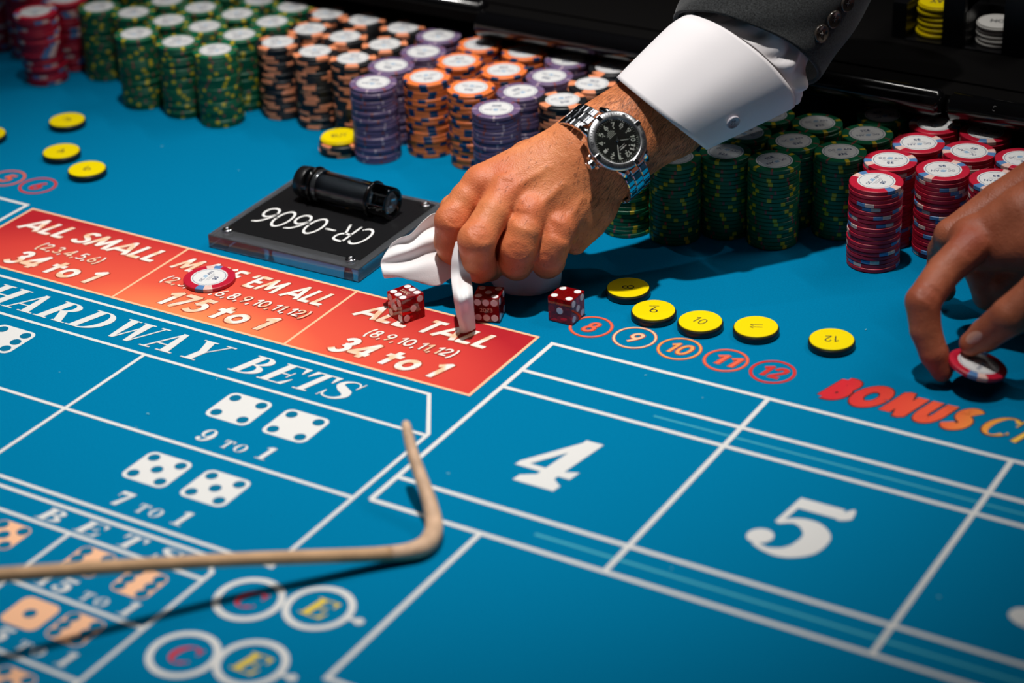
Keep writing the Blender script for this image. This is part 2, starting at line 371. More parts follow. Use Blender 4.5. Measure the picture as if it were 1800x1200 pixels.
# hardway block
lines('hardway_border', [[(-1000, -97), (-38, -97), (-10.5, -140), (-10.5, -307), (-1000, -307)]], 2.8, label='white printed border of the hardway block')
lines('hardway_rule', [[(-1000, -142), (-11, -142)]], 2.8)
lines('hardway_rule', [[(-1000, -224), (-11, -224)]], 2.8)
lines('hardway_divider', [[(-244, -142), (-244, -307)]], 2.8)
lines('one_roll_border', [[(-1000, -315.5), (-50, -315.5), (-38, -328), (-38, -443.5), (-1000, -443.5)]], 2.8, label='white printed border of the one-roll bets')
for y in (-336, -389.5): lines('one_roll_rule', [[(-1000, y), (-38, y)]], 2.8)
for x in (-140, -244): lines('one_roll_divider', [[(x, -336), (x, -560)]], 2.8)
lines('one_roll_rule', [[(-1000, -500), (-38, -500), (-38, -443)]], 2.8)

# red panels (print with an orange glow towards the bottom middle)
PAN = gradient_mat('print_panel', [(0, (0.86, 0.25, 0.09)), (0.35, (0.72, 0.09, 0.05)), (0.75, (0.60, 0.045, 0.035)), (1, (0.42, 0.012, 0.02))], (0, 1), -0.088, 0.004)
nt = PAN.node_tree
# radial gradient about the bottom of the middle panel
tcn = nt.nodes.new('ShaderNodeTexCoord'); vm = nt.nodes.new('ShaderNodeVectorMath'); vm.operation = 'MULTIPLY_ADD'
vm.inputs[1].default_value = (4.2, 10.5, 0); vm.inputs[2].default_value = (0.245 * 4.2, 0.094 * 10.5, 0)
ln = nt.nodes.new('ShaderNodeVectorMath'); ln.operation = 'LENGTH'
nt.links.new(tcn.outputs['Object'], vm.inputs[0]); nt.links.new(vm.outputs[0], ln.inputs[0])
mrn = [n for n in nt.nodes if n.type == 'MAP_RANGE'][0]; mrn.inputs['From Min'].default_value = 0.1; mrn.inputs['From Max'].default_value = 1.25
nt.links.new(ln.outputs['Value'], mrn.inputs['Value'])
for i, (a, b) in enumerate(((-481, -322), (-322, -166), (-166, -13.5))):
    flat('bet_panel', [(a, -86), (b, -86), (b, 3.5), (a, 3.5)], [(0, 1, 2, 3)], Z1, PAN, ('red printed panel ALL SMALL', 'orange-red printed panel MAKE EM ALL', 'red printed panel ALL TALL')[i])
lines('panel_border', [['c', (-481, -86), (-13.5, -86), (-13.5, 3.5), (-481, 3.5)]], 2.2, PEACH, Z2)
for x in (-322, -166): lines('panel_divider', [[(x, -86), (x, 3.5)]], 2.0, PEACH, Z2)
LET = gradient_mat('print_letter_fade', [(0, (0.86, 0.80, 0.76)), (0.5, (0.88, 0.78, 0.72)), (0.62, (0.88, 0.52, 0.32)), (1, (0.86, 0.76, 0.68))], (1, .4), 0, 1)
LETN = LET.node_tree
_n = LETN.nodes.new('ShaderNodeTexNoise'); _n.inputs['Scale'].default_value = 75; _n.inputs['Detail'].default_value = 0
_t = LETN.nodes.new('ShaderNodeTexCoord'); LETN.links.new(_t.outputs['Object'], _n.inputs['Vector'])
_r = [n for n in LETN.nodes if n.type == 'VALTORGB'][0]; LETN.links.new(_n.outputs['Fac'], _r.inputs['Fac'])
def panel_text(s, x0, x1, y0, y1, w, shear=.28, halo=.09, track=.13, name='panel_lettering'):
    for ww, m, z in ((w + halo, RUST, Z2), (w, LET, Z3)):
        flat(name if m is LET else 'letter_outline', *san_fit(s, x0, x1, y0, y1, ww, track, shear), z, m, ('printed words ' + s.replace("'", '')) if m is LET and s[0] in 'AM' else None)
for x0, (h, hx), (p, px_), (q, qx) in ((-468, ('ALL SMALL', 140), ('(2,3,4,5,6)', (38, 101)), ('34 to 1', (30, 118))),
                                   (-315, ("MAKE 'EM ALL", 143), ('(2,3,4,5,6,8,9,10,11,12)', (8, 140)), ('175 to 1', (25, 125))),
                                   (-148, ('ALL TALL', 115), ('(8,9,10,11,12)', (24, 98)), ('34 to 1', (12, 104)))):
    panel_text(h, x0, x0 + hx, -28, -8.5, .19, .3)
    panel_text(p, x0 + px_[0], x0 + px_[1], -49.5, -39, .14, .22, .10, .16)
    panel_text(q, x0 + qx[0], x0 + qx[1], -78, -56.5, .20, .3, .08, .17)
def serif_text(s, x0, x1, y0, y1, m=WHITE, shear=.12, track=.12, z=Z2, label=None, name='printed_lettering', parent=table):
    vs, fs = fit_geo(ser_geo(s, track), x0, x1, y0, y1, shear, (0, 1))
    return flat(name, vs, fs, z, m, label, parent)
serif_text('HARDWAY', -417, -191, -133, -106, shear=.34, track=.06, label='white printed word HARDWAY')
serif_text('BETS', -180, -78, -132, -106.5, shear=.34, track=.05, label='white printed word BETS')
serif_text('4', 55, 104, -161, -100, shear=.16, label='white printed number 4', name='printed_number')
serif_text('5', 217, 268, -159, -98, shear=.10, label='white printed number 5', name='printed_number')
serif_text('9', 376, 425, -160, -98, shear=.10, label='white printed number 9', name='printed_number')
serif_text('9 TO 1'.replace('TO', 'to'), -143, -84, -215, -200, track=.16)
serif_text('7 to 1', -143, -84, -299, -284, track=.16)
serif_text('7 to 1', -382, -323, -299, -284, track=.16); serif_text('9 to 1', -382, -323, -215, -200, track=.16)
serif_text('BETS', -172, -62, -332.5, -319.5, shear=.25, track=.6, label='white printed word BETS with wide letters')
serif_text('15 to 1', -124, -52, -385.5, -372, track=.2)
serif_text('15 to 1', -124, -52, -438, -425, track=.2)
def round_rect(cx, cy, w, h, r, n=6):
    P = []
    for sx, sy, a0 in ((1, 1, 0), (-1, 1, 90), (-1, -1, 180), (1, -1, 270)):
        for k in range(n + 1):
            a = math.radians(a0 + 90 * k / n); P.append((cx + sx * (w / 2 - r) + r * math.cos(a), cy + sy * (h / 2 - r) + r * math.sin(a)))
    return P
PIPS = {1: [(0, 0)], 2: [(-1, 1), (1, -1)], 3: [(-1, 1), (0, 0), (1, -1)], 4: [(-1, -1), (-1, 1), (1, -1), (1, 1)], 5: [(-1, -1), (-1, 1), (1, -1), (1, 1), (0, 0)],
        6: [(-1, -1), (-1, 0), (-1, 1), (1, -1), (1, 0), (1, 1)]}
def printed_die(cx, cy, n, m=WHITE, s=35, hh=33, label=None):
    P = round_rect(cx, cy, s, hh, 5.5); o = flat('printed_die', P, [tuple(range(len(P)))], Z1, m, label)
    for dx, dy in PIPS[n]:
        d = disc(cx + dx * s * .31, cy + dy * hh * .31, 4.1, 4.1)[0]
        flat('printed_pip', d, [tuple(range(len(d)))], Z2, NAVYP, parent=o)
for cx in (-139.5, -93): printed_die(cx, -171, 4); printed_die(cx, -255, 5)
printed_die(-349, -170, 6); printed_die(-395, -170, 6); printed_die(-349, -255, 3); printed_die(-395, -255, 3)
for cx, cy, n in ((-110, -354, 6), (-69, -356, 6), (-105, -409, 1), (-72, -408, 6), (-175, -356, 5), (-210, -356, 5), (-110, -464, 5), (-72, -464, 5), (-175, -409, 1), (-210, -409, 2), (-210, -464, 4), (-175, -464, 4)):
    printed_die(cx, cy, n, PEACH, 27, 26)
# numbered circles
def circle(cx, cy, r, w, m, z, label=None, name='printed_circle'):
    vs, fs = [], []
    for q in ring(cx, cy, r, r, w, w, n=40): k = len(vs); vs += q; fs.append((k, k + 1, k + 2, k + 3))
    return flat(name, vs, fs, z, m, label)
CM = {'8': SALMON, '9': PEACH, '10': ORNG, '11': SALMON, '12': REDP, '6': REDP, '5': SALMON, '4': ORNG}
for s, x, y in (('8', 12, 33), ('9', 46.5, 33), ('10', 81, 33), ('11', 116, 33), ('12', 150.5, 33), ('6', -508, 39), ('5', -542, 39), ('4', -576, 39)):
    circle(x, y, 15.8, 2.4, RUST, Z1, name='circle_outline')
    circle(x, y, 15.3, 1.5, CM[s], Z2, 'orange printed ring round number ' + s)
    for o_, m, z in ((.24, RUST, Z1), (.15, CM[s], Z2)):
        g = san_fit(s, x - (5 if len(s) == 1 else 9), x + (6 if len(s) == 1 else 10), y - 7.2, y + 7.2, o_, .2, .2)
        flat('circle_number' if m is not RUST else 'number_outline', *g, z, m)
# craps-eleven circles
for x, y, s, m in ((-2.5, -339, 'C', REDP), (38, -327, 'E', YELP), (-3, -397.5, 'C', REDP), (35, -386, 'E', YELP), (-3, -455, 'C', REDP), (35, -444, 'E', YELP)):
    circle(x, y, 21, 4.2, WHITE, Z2, 'white printed ring round letter ' + s)
    serif_text(s, x - 8.5, x + 10, y - 8.5, y + 8.5, m, .2)
    if s == 'E':
        lines('ring_stub', [[(x + 20, y), (x + 26, y)]], 2.6)
        d = disc(x + 27.5, y, 3, 3)[0]; flat('ring_stub_dot', d, [tuple(range(len(d)))], Z3, WHITE)
# BONUS Craps
BON = gradient_mat('print_bonus', [(0, (0.60, 0.02, 0.03)), (0.55, (0.78, 0.10, 0.04)), (0.8, (0.88, 0.36, 0.06)), (1, (0.86, 0.58, 0.10))], (1, 0), 0.20, 0.33)
def bonus_text(s, x0, x1, y0, y1, off, shear, ser=False):
    for grow, m, z in ((1.3, DKPRINT, Z1), (0, BON, Z2)):
        if ser:
            g = fit_geo(ser_geo(s), x0 - grow, x1 + grow, y0 - grow, y1 + grow, shear, (0, 1))
        else:
            g = san_fit(s, x0 + 3.5, x1 - 3.5, y0 + 1, y1 - 1, off + (.08 if grow else 0), .34, shear)
        flat('bonus_lettering' if not grow else 'bonus_outline', *g, z, m, ('red to orange printed word ' + s) if not grow else None)
bonus_text('BONUS', 187, 295, 18.5, 46.5, .37, .26)
bonus_text('C', 294, 321, 22, 48, 0, .3, True)
for ww, m, z in ((4.8, DKPRINT, Z1), (3.2, BON, Z2)):   # small italic r of the word that runs out of the picture
    q = stroke([(320, 21), (323, 30), (326, 39)], [ww * 1.2, ww * 1.1, ww * .9]) + stroke([(323, 31), (329, 38), (334, 38), (335, 34)], [ww * .6, ww * .8, ww, ww * .7]); vs_ = [p for f in q for p in f]
    flat('bonus_lettering' if m is BON else 'bonus_outline', vs_, [tuple(range(4 * k, 4 * k + 4)) for k in range(len(q))], z, m)


# ---- far wall of the table: padded black rail that overhangs the chip bank, wall behind
obj('inner_wall', box_me('inner_wall', -1.36, 1.06, 0.362, 0.375, -0.07, 0.088, mat('ledge_black', (0.0025, 0.0022, 0.0022), 0.9, spec=0.08)), table)
RUB = mat('black_rubber', (0.003, 0.003, 0.0035), 0.13, spec=0.6, bump=(60, 0.12, 0.001))
def bar(x0, x1, y=0.3295, z=0.0812, r=0.0108):
    return sweep('rail_bar', [(x0, y, z), (x0 + .004, y, z), (x1 - .004, y, z), (x1, y, z)], [r * .6, r, r, r * .6], RUB, 24)
obj('rail_bar', bar(0.155, 0.62), table); obj('rail_bar', bar(-0.262, 0.151), table); obj('rail_bar', bar(-1.3, -0.266, 0.350, .083), table)
obj('ledge', box_me('ledge', -1.36, 1.06, 0.336, 0.62, 0.078, 0.0865, mat('ledge_black', (0.0025, 0.0022, 0.0022), 0.9, spec=0.08)), table)
STAMP = mat('grey_stamp', (0.05, 0.05, 0.05), 0.5)
g = fit_geo(font_geo('SANTRONI'), 0, 0.030, 0, 0.0042)
st = obj('stamped_lettering', mesh('stamped_lettering', [(x, y, 0) for x, y in g[0]], g[1], STAMP), table)
nrm = Vector((0.1, -0.75, 0.66)).normalized(); xa = Vector((1, 0, 0)); ya = nrm.cross(xa).normalized(); xa = ya.cross(nrm)
Mx = Matrix((xa, ya, nrm)).transposed().to_4x4(); Mx.translation = Vector((0.192, 0.3295, 0.0812)) + Vector((0, -.75, .66)).normalized() * 0.0108 - ya * 0.002
st.matrix_local = Mx

# lint on the felt
rl = random.Random(11); q = []
for u, v in [(285, 258), (505, 420), (1135, 660), (1235, 700), (788, 833), (260, 728), (381, 667), (240, 752), (105, 655), (1522, 580), (560, 540), (1180, 1000), (1650, 1050), (420, 300)]:
    p = at(u, v) * 1000; a = rl.uniform(0, 3); l, w = rl.uniform(.5, 1.1), rl.uniform(.12, .3); c_, s_ = math.cos(a), math.sin(a)
    q.append([(p.x + x * c_ - y * s_, p.y + x * s_ + y * c_) for x, y in ((-l, -w), (l, -w), (l, w), (-l, w))])
lo = flat('lint', [p for f in q for p in f], [tuple(range(4 * k, 4 * k + 4)) for k in range(len(q))], .0005, mat('lint_pale', (.25, .62, .68), .9)); lo['kind'] = 'stuff'
# ================================================================ CHIPS
CH, CR_ = 0.0032, 0.01925
PW = mat('chip_paper', (0.74, 0.74, 0.74), 0.45, spec=0.4, vary=(700, 0.05))
RINGN = mat('inlay_navy', (0.03, 0.06, 0.16), 0.5); RINGG = mat('inlay_grey', (0.42, 0.44, 0.48), 0.5); SAIL = mat('inlay_sky', (0.12, 0.36, 0.62), 0.5)
def cm(n, c): return mat('chip_' + n, c, 0.42, spec=0.4, vary=(500, 0.10), bump=(1500, 0.15, 0.0002))
c_red, c_blue, c_pale = cm('red', (0.50, 0.010, 0.035)), cm('blue', (0.09, 0.22, 0.46)), cm('pale', (0.78, 0.52, 0.46))
c_green, c_yel, c_pink, c_gold = cm('green', (0.004, 0.13, 0.055)), cm('yellow', (0.62, 0.46, 0.015)), cm('pink', (0.30, 0.07, 0.06)), cm('gold', (0.42, 0.22, 0.02))
c_pur, c_lil, c_oran, c_navy, c_blk, c_peach = cm('purple', (0.16, 0.105, 0.215)), cm('lilac', (0.50, 0.38, 0.45)), cm('orange', (0.95, 0.215, 0.05)), cm('navy', (0.005, 0.05, 0.15)), cm('black', (0.012, 0.012, 0.014)), cm('peach', (0.88, 0.30, 0.14))
def spots(seqs, n=72):
    """seqs: list of (start degree, width, slot)"""
    def f(j, k, n_):
        a = (k + .5) * 360 / n_
        for s, w, sl in seqs:
            if (a - s) % 360 < w: return sl
        return 0
    return f
KIND = {
 'red': ([c_red, c_blue, c_pale], spots([(0, 20, 1), (20, 20, 2), (180, 20, 1), (200, 20, 2)])),
 'green': ([c_green, c_yel, c_pink, c_gold], spots([(a, 8, 1) for a in (0, 90, 180, 270)] + [(a, 5, 2) for a in (45, 135, 225, 315)])),
 'purple': ([c_pur, c_lil, c_pink], spots([(a, 5, 1 + (i % 2)) for i, a in enumerate(range(0, 360, 45))])),
 'orange': ([c_oran, c_navy], spots([(a, 20, 1) for a in (0, 60, 120, 180, 240, 300)])),
 'black': ([c_blk, c_peach], spots([(a, 35, 1) for a in (0, 90, 180, 270)])),
}
CHIP_ME, INLAY_ME = {}, {}
for k, (ms, f) in KIND.items():
    prof = [(.0186, 0), (CR_, .0004), (CR_, CH - .0004), (.0187, CH), (.0168, CH), (.0150, CH), (.0134, CH)]
    def mi(j, kk, n, f=f, k=k):
        if k == 'orange' and j >= 4: return 0
        if k in ('purple',) and j >= 5: return 0
        if k == 'green' and j >= 5: return 0
        return f(j, kk, n)
    me = lathe('chip_' + k, prof, ms, 72, mi)
    for p in me.polygons: p.use_smooth = False
    CHIP_ME[k] = me
    # inlay: white disc with printed rings
    INLAY_ME[k] = lathe('inlay', [(.0136, 0), (.0136, .00012), (.0124, .00012), (.0121, .00012), (.0119, .00012)], [PW, RINGN, RINGG], 48, lambda j, kk, n: {1: 0, 2: 1, 3: 2}.get(j, 0), smooth=False)
def inlay_print(val, k):
    """'OCEAN' arched over small lines and the value"""
    vs, fs, mi = [], [], []
    def add(g, m):
        b = len(vs); vs.extend(g[0]); fs.extend(tuple(i + b for i in q) for q in g[1]); mi.extend([m] * len(g[1]))
    add(fit_geo(font_geo('OC', .004), -8.6, -3.4, 1.3, 4.3), 0); add(fit_geo(font_geo('AN', .004), 2.6, 8.6, 1.3, 4.3), 0)
    for k in range(3):      # the middle letter is three slanting wave strokes
        q = stroke([(-2.6 + .35 * k, 1.6 + 1.15 * k), (-1.1 + .35 * k, 2.15 + 1.15 * k), (.2 + .3 * k, 1.7 + 1.15 * k), (1.9, 2.3 + 1.15 * k)], [.25, .7, .7, .3], 3); add(([p for f in q for p in f], [tuple(range(4 * m, 4 * m + 4)) for m in range(len(q))]), 1)
    add(fit_geo(font_geo('CASINO RESORT'), -6, 6, -1.0, -.1), 2); add(fit_geo(font_geo('ATLANTIC CITY'), -5, 5, -2.5, -1.6), 2)
    add(fit_geo(font_geo('$' + val, .02), -3.2 if len(val) > 1 else -2.6, 4 if len(val) > 1 else 2.4, -7.6, -3.6), 0)
    return mesh('inlay_lettering', [(x * mm, y * mm, 0) for x, y in vs], fs, [RINGN, SAIL, RINGG], mi)
VAL = {'red': '5', 'green': '25', 'purple': '500', 'orange': '1000', 'black': '100'}
PRINT_ME = {k: inlay_print(v, k) for k, v in VAL.items()}
def add_face(o, k, turn=0):
    i = obj('inlay', INLAY_ME[k], o, M=Matrix.Translation((0, 0, CH)) @ Matrix.Rotation(math.radians(turn), 4, 'Z')); i['label'] = 'white round paper centre with a thin blue ring'
    obj('inlay_lettering', PRINT_ME[k], i, (0, 0, .0002))
def chip(k, M, label, group, face=False, turn=0):
    o = obj('casino_chip', CHIP_ME[k], None, M=M); tag(o, label, 'casino chip', group)
    if face: add_face(o, k, turn)
    return o
ROWN = ['front', 'second', 'third', 'back']
STACKS = [  # colour, bank, positions (mm)
 ('red', 'left', [(-664.4, 223.2), (-664.7, 261.9), (-765.3, 270.3), (-723.5, 268.5)]),
 ('green', 'left', [(-620.8, 257.2), (-582.1, 259.1), (-544.3, 218.4), (-539.6, 256.9), (-497.8, 218.9), (-499.8, 257.6), (-455.9, 216.5), (-459.8, 255.0), (-574.9, 297.1), (-534.3, 295.2), (-493.2, 295.8), (-453.1, 293.2), (-459.2, 332.3), (-497.9, 334.2), (-625.3, 305.0), (-536.8, 337.2)]),
 ('black', 'left', [(-417.9, 254.6), (-411.4, 292.8), (-419.9, 330.6), (-375.8, 250.6), (-372.8, 289.9), (-381.2, 331.2), (-337.0, 251.2), (-331.0, 289.5), (-339.3, 329.4)]),
 ('purple', 'left', [(-290.5, 213.1), (-298.3, 251.1), (-291.2, 289.2), (-300.7, 326.7)]),
 ('orange', 'middle', [(-257.7, 242.6), (-212.3, 238.4), (-252.7, 284.1), (-208.6, 282.5), (-257.4, 323.8), (-214.1, 325.2)]),
 ('purple', 'middle', [(-171.2, 209.9), (-171.9, 248.6), (-167.4, 287.1), (-172.3, 325.5)]),
 ('black', 'middle', [(-133.1, 248.3), (-128.6, 287.5), (-131.2, 326.2)]),
 ('green', 'right', [(-41.2, 184.0), (-2.7, 188.6), (26.9, 213.5), (65.7, 214.3), (102.3, 250.7), (107.2, 289.4), (103.9, 328.0), (24.8, 252.1), (63.7, 253.2), (26, 291), (65.5, 292)]),
 ('red', 'right', [(146.3, 213.5), (141.0, 251.9), (147.5, 290.1), (145.9, 328.8), (181.2, 252.9), (186.5, 291.7), (185.0, 330.7), (221.1, 253.8), (225.1, 295.6), (260, 262), (263, 303)]),
]
FULL = {('red', 'left'): [0], ('green', 'left'): [], ('black', 'left'): [], ('purple', 'left'): [0], ('orange', 'middle'): [0, 1], ('purple', 'middle'): [0],
        ('black', 'middle'): [], ('green', 'right'): [1, 2, 3, 4], ('red', 'right'): [0, 1, 4]}
ANG = {('red', 'right', 0): 84, ('red', 'right', 1): 22, ('red', 'right', 2): 214, ('red', 'right', 3): 222, ('red', 'right', 4): 206, ('red', 'right', 5): 160, ('red', 'right', 6): 218, ('red', 'right', 7): 200, ('red', 'right', 8): 40, ('green', 'right', 4): 35, ('green', 'right', 5): 215}
SPOTA = {0: 157, 1: 36, 2: 48, 3: 10, 4: 67, 5: 17, 6: 113, 7: 74, 8: 60}   # where the pale and blue edge inserts sit on the right red tops
# start angle of the edge spots differs from the print, so the print turns on its own
ordn = lambda n: {1: 'top', 2: '2nd', 3: '3rd'}.get(n, '%dth' % n)
ranks = {}
hidden = {}
for colour, bank, pos in STACKS:
    ys = sorted(range(len(pos)), key=lambda i: pos[i][1])
    # columns by x order, spelled as column number from the left within its colour and bank; row by depth
    for i, (x, y) in enumerate(pos):
        col = sum(1 for j, (x2, y2) in enumerate(pos) if x2 < x and abs(y2 - y) < 24) + 1
        row = 0 if y < 225 else 1 if y < 268 else 2 if y < 312 else 3
        ranks[(colour, bank, i)] = (row, col)
used = {}
RS = random.Random(3)
for colour, bank, pos in STACKS:
    for i, (x, y) in enumerate(pos):
        row, col = ranks[(colour, bank, i)]
        n = 20; full = i in FULL[(colour, bank)]
        while (row, col, colour, bank) in used: col += 1
        used[(row, col, colour, bank)] = 1
        lean = (0, 0)
        if (colour, bank, i) == ('red', 'left', 0): lean = (-.10, -.05)
        for c in range(n):
            z = c * CH + .0004 + c * .00001
            j = 0.28 if not (colour == 'red' and bank == 'left') else .35
            if (colour, bank) == ('red', 'right') and i == 0 and c in (5, 6, 11): j = .6
            px_ = x + RS.uniform(-j, j) + (lean[0] * c if lean[0] else 0) + (0.9 if lean[0] and c < 5 else 0); py_ = y + RS.uniform(-j, j) + lean[1] * c
            a = RS.uniform(0, 2 * math.pi)
            if c == n - 1: a = math.radians(ANG.get((colour, bank, i), RS.choice((31, 211)) + RS.uniform(-40, 40)))
            tn = 0
            if c == n - 1 and (colour, bank) == ('red', 'right') and i in SPOTA: tn = math.degrees(a) - (SPOTA[i] - 20); a = math.radians(SPOTA[i] - 20)
            M = Matrix.Translation((px_ * mm, py_ * mm, z)) @ Matrix.Rotation(a, 4, 'Z')
            k = n - c
            if full or k == 1:
                rown = ['front', 'second', 'third', 'back'][row]
                lab = '%s %s chip of stack %s in %s row, %s bank' % (ordn(k), {'black': 'black and peach'}.get(colour, colour), ['one', 'two', 'three', 'four', 'five', 'six'][col - 1] , rown, bank) if k > 1 else \
                      'top %s chip, face up, stack %s of the %s row in %s bank' % ({'black': 'black and peach'}.get(colour, colour), ['one', 'two', 'three', 'four', 'five', 'six'][col - 1], rown, bank)
                chip(colour, M, lab, '%s chips stacked in the %s bank' % (colour, bank), face=(c == n - 1), turn=tn)
            else: hidden.setdefault(colour, []).append(M)
allv, allf, alli, allm = [], [], [], []
for colour, Ms in hidden.items():
    src = CHIP_ME[colour]; base = len(allm); allm += KIND[colour][0]
    sv = np.array([v.co[:] for v in src.vertices]); sf = [tuple(p.vertices) for p in src.polygons if p.index < 72 * 4 or len(p.vertices) > 4 or True]; si = [p.material_index for p in src.polygons]
    keep = [q for q in range(len(sf)) if q < 72 * 4 or len(sf[q]) > 4]
    for M in Ms:
        b = len(allv); A = np.array(M); w = sv @ A[:3, :3].T + A[:3, 3]; allv.extend(map(tuple, w))
        for q in keep: allf.append(tuple(v + b for v in sf[q])); alli.append(si[q] + base)
o = obj('stacked_chips', mesh('stacked_chips', allv, allf, allm, alli)); tag(o, 'lower chips of the stacks standing behind and left of the nearest ones', 'casino chips', kind='stuff')

# lone chip on the panel and chip held at the right
c0 = chip('red', Matrix.Translation((*(at(368, 487.5, CH).to_2d()), .0004)) @ Matrix.Rotation(math.radians(95), 4, 'Z'), 'single red chip with white centre lying flat on the orange-red MAKE EM ALL panel', None, True)
# small pile by the left purple stack
pp = at(601, 248, .008)
for c in range(3):
    chip('black', Matrix.Translation((pp.x + .0006 * (c - 1), pp.y, .0004 + c * (CH + .00002))) @ Matrix.Rotation(.4 + c * 1.1, 4, 'Z'), ('bottom', 'middle', 'upper')[c] + ' black and peach chip under the yellow puck beside purple stack', 'black and peach chips of the small pile')

# ---------------------------------------------------------------- pucks
PUCKY = mat('puck_yellow', (0.88, 0.68, 0.0), 0.4, spec=0.3); PUCKW = mat('puck_white', (0.72, 0.70, 0.66), 0.45)
def puck(x, y, z, s, ang, label, group, r=.0160, h=.0058, top=None, bottom=None, size=(8, 8.5), cat='marker puck', off=0.0, ul=False):
    e = tag(empty('marker_puck', M=Matrix.Translation((x, y, z)) @ Matrix.Rotation(math.radians(ang), 4, 'Z')), label, cat, group)
    obj('puck_base', lathe('puck_base', [(r * .97, 0), (r, .0005), (r, h - .0018), (r * .985, h - .0012)], bottom or BLACK, 48), e)
    obj('puck_top', lathe('puck_top', [(r * .94, h - .0012), (r * .94, h - .0002), (r * .93, h)], top or PUCKY, 48), e)
    if s:
        w, hh = size
        vs, fs = fit_geo(font_geo(s, off), -w / 2, w / 2, -hh / 2, hh / 2) if s.isalpha() else san_fit(s, -w / 2, w / 2, -hh / 2, hh / 2, .10, .25)
        if ul: b = len(vs); vs = vs + [(-w / 2 - .6, -hh / 2 - 1.8), (w / 2 + .6, -hh / 2 - 1.8), (w / 2 + .6, -hh / 2 - 1.2), (-w / 2 - .6, -hh / 2 - 1.2)]; fs = list(fs) + [(b, b + 1, b + 2, b + 3)]
        obj('puck_number', mesh('puck_number', [(a * mm, b * mm, h + .0001) for a, b in vs], fs, INK), e)
    return e
G1 = 'yellow number pucks right of the hand'
for u, v, s, ang, sz, ul in ((1104, 505, '8', 118, (5.6, 8.6), 0), (1149, 545, '9', 203, (5.8, 8.2), 1), (1231, 564, '10', -16, (9.5, 8.2), 0), (1329, 574, '11', 112, (5, 9), 0), (1462, 596, '12', 200, (9.5, 8.2), 0)):
    p = at(u, v, .0058); puck(p.x, p.y, .0003, s, ang, 'yellow black-edged puck marked %s on felt, %s' % (s, {'8': 'nearest the hand', '9': 'second from the hand', '10': 'middle of the five', '11': 'fourth from the hand', '12': 'farthest right of the five'}[s]), G1, size=sz, ul=ul)
for u, v, s, ang, w in ((118, 212, '3', 60, 'farthest of the left pucks'), (108, 267, '4', 30, 'middle of the left pucks'), (153, 298, '6', 40, 'nearest of the left pucks'), (-22, 237, '2', 20, 'cut by the left picture edge')):
    p = at(u, v, .005); puck(p.x, p.y, .0003, s, ang, 'plain yellow puck on blue felt, ' + w, 'yellow number pucks at the left', size=(6.5, 8))
puck(pp.x - .0012, pp.y - .001, 3 * (CH + .00002) + .0006, 'BUY', 40, 'yellow puck on top of a small pile beside the purple stack', None, size=(13, 6), h=.0032, r=.0160, bottom=PUCKY)

# puck tray behind the rail
tray = tag(empty('puck_tray', (0, 0, .0867)), 'black puck tray with upright slots behind the rail', 'tray')
TR = mat('tray_black', (0.004, 0.004, 0.005), 0.3, spec=0.4)
yt = (at(1740, 66, .0882) - Vector((0, 0, 0)))
def slot(u, v, n, h, m, word, wsize, lab, grp, r=.0165):
    p = at(u, v, .0879)
    for i in range(n):
        top = i == n - 1
        puck(p.x + RS.uniform(-.0008, .0004), p.y + RS.uniform(-.0008, .0008), .0879 + i * (h + .00005), word if top else None, 196 if top else 0, '%s %s' % (['lowest', 'second', 'third', 'fourth', 'fifth', 'sixth', 'seventh', 'eighth'][i] if not top else 'topmost', lab), grp, r=r, h=h, top=m, bottom=m, size=wsize, off=.02)
    w = .0185
    for nm, x0, x1, y0, y1, z0, z1 in (('slot_floor', -w, w, -.02, .03, 0, .001), ('slot_divider', -w - .012, -w, -.022, .03, 0, .03), ('slot_divider', .0120, .030, -.0235, -.0175, 0, .05), ('slot_divider', w, .031, -.0174, .03, 0, .03), ('slot_back', -w - .012, .031, .0302, .034, 0, .02), ('slot_lip', -w, .0118, -.0235, -.0205, 0, .0012)):
        obj(nm, box_me(nm, p.x + x0, p.x + x1, p.y + y0, p.y + y1, z0, z1, TR, .0004), tray)
slot(1752, 73, 5, .0034, PUCKW, 'ON', (11, 7), 'white puck of the ON stack in the tray', 'white pucks in the tray slot')
slot(1648, 57, 6, .0044, PUCKY, 'LAY', (14, 9), 'yellow puck of the stack in the tray', 'yellow pucks in the tray slot')

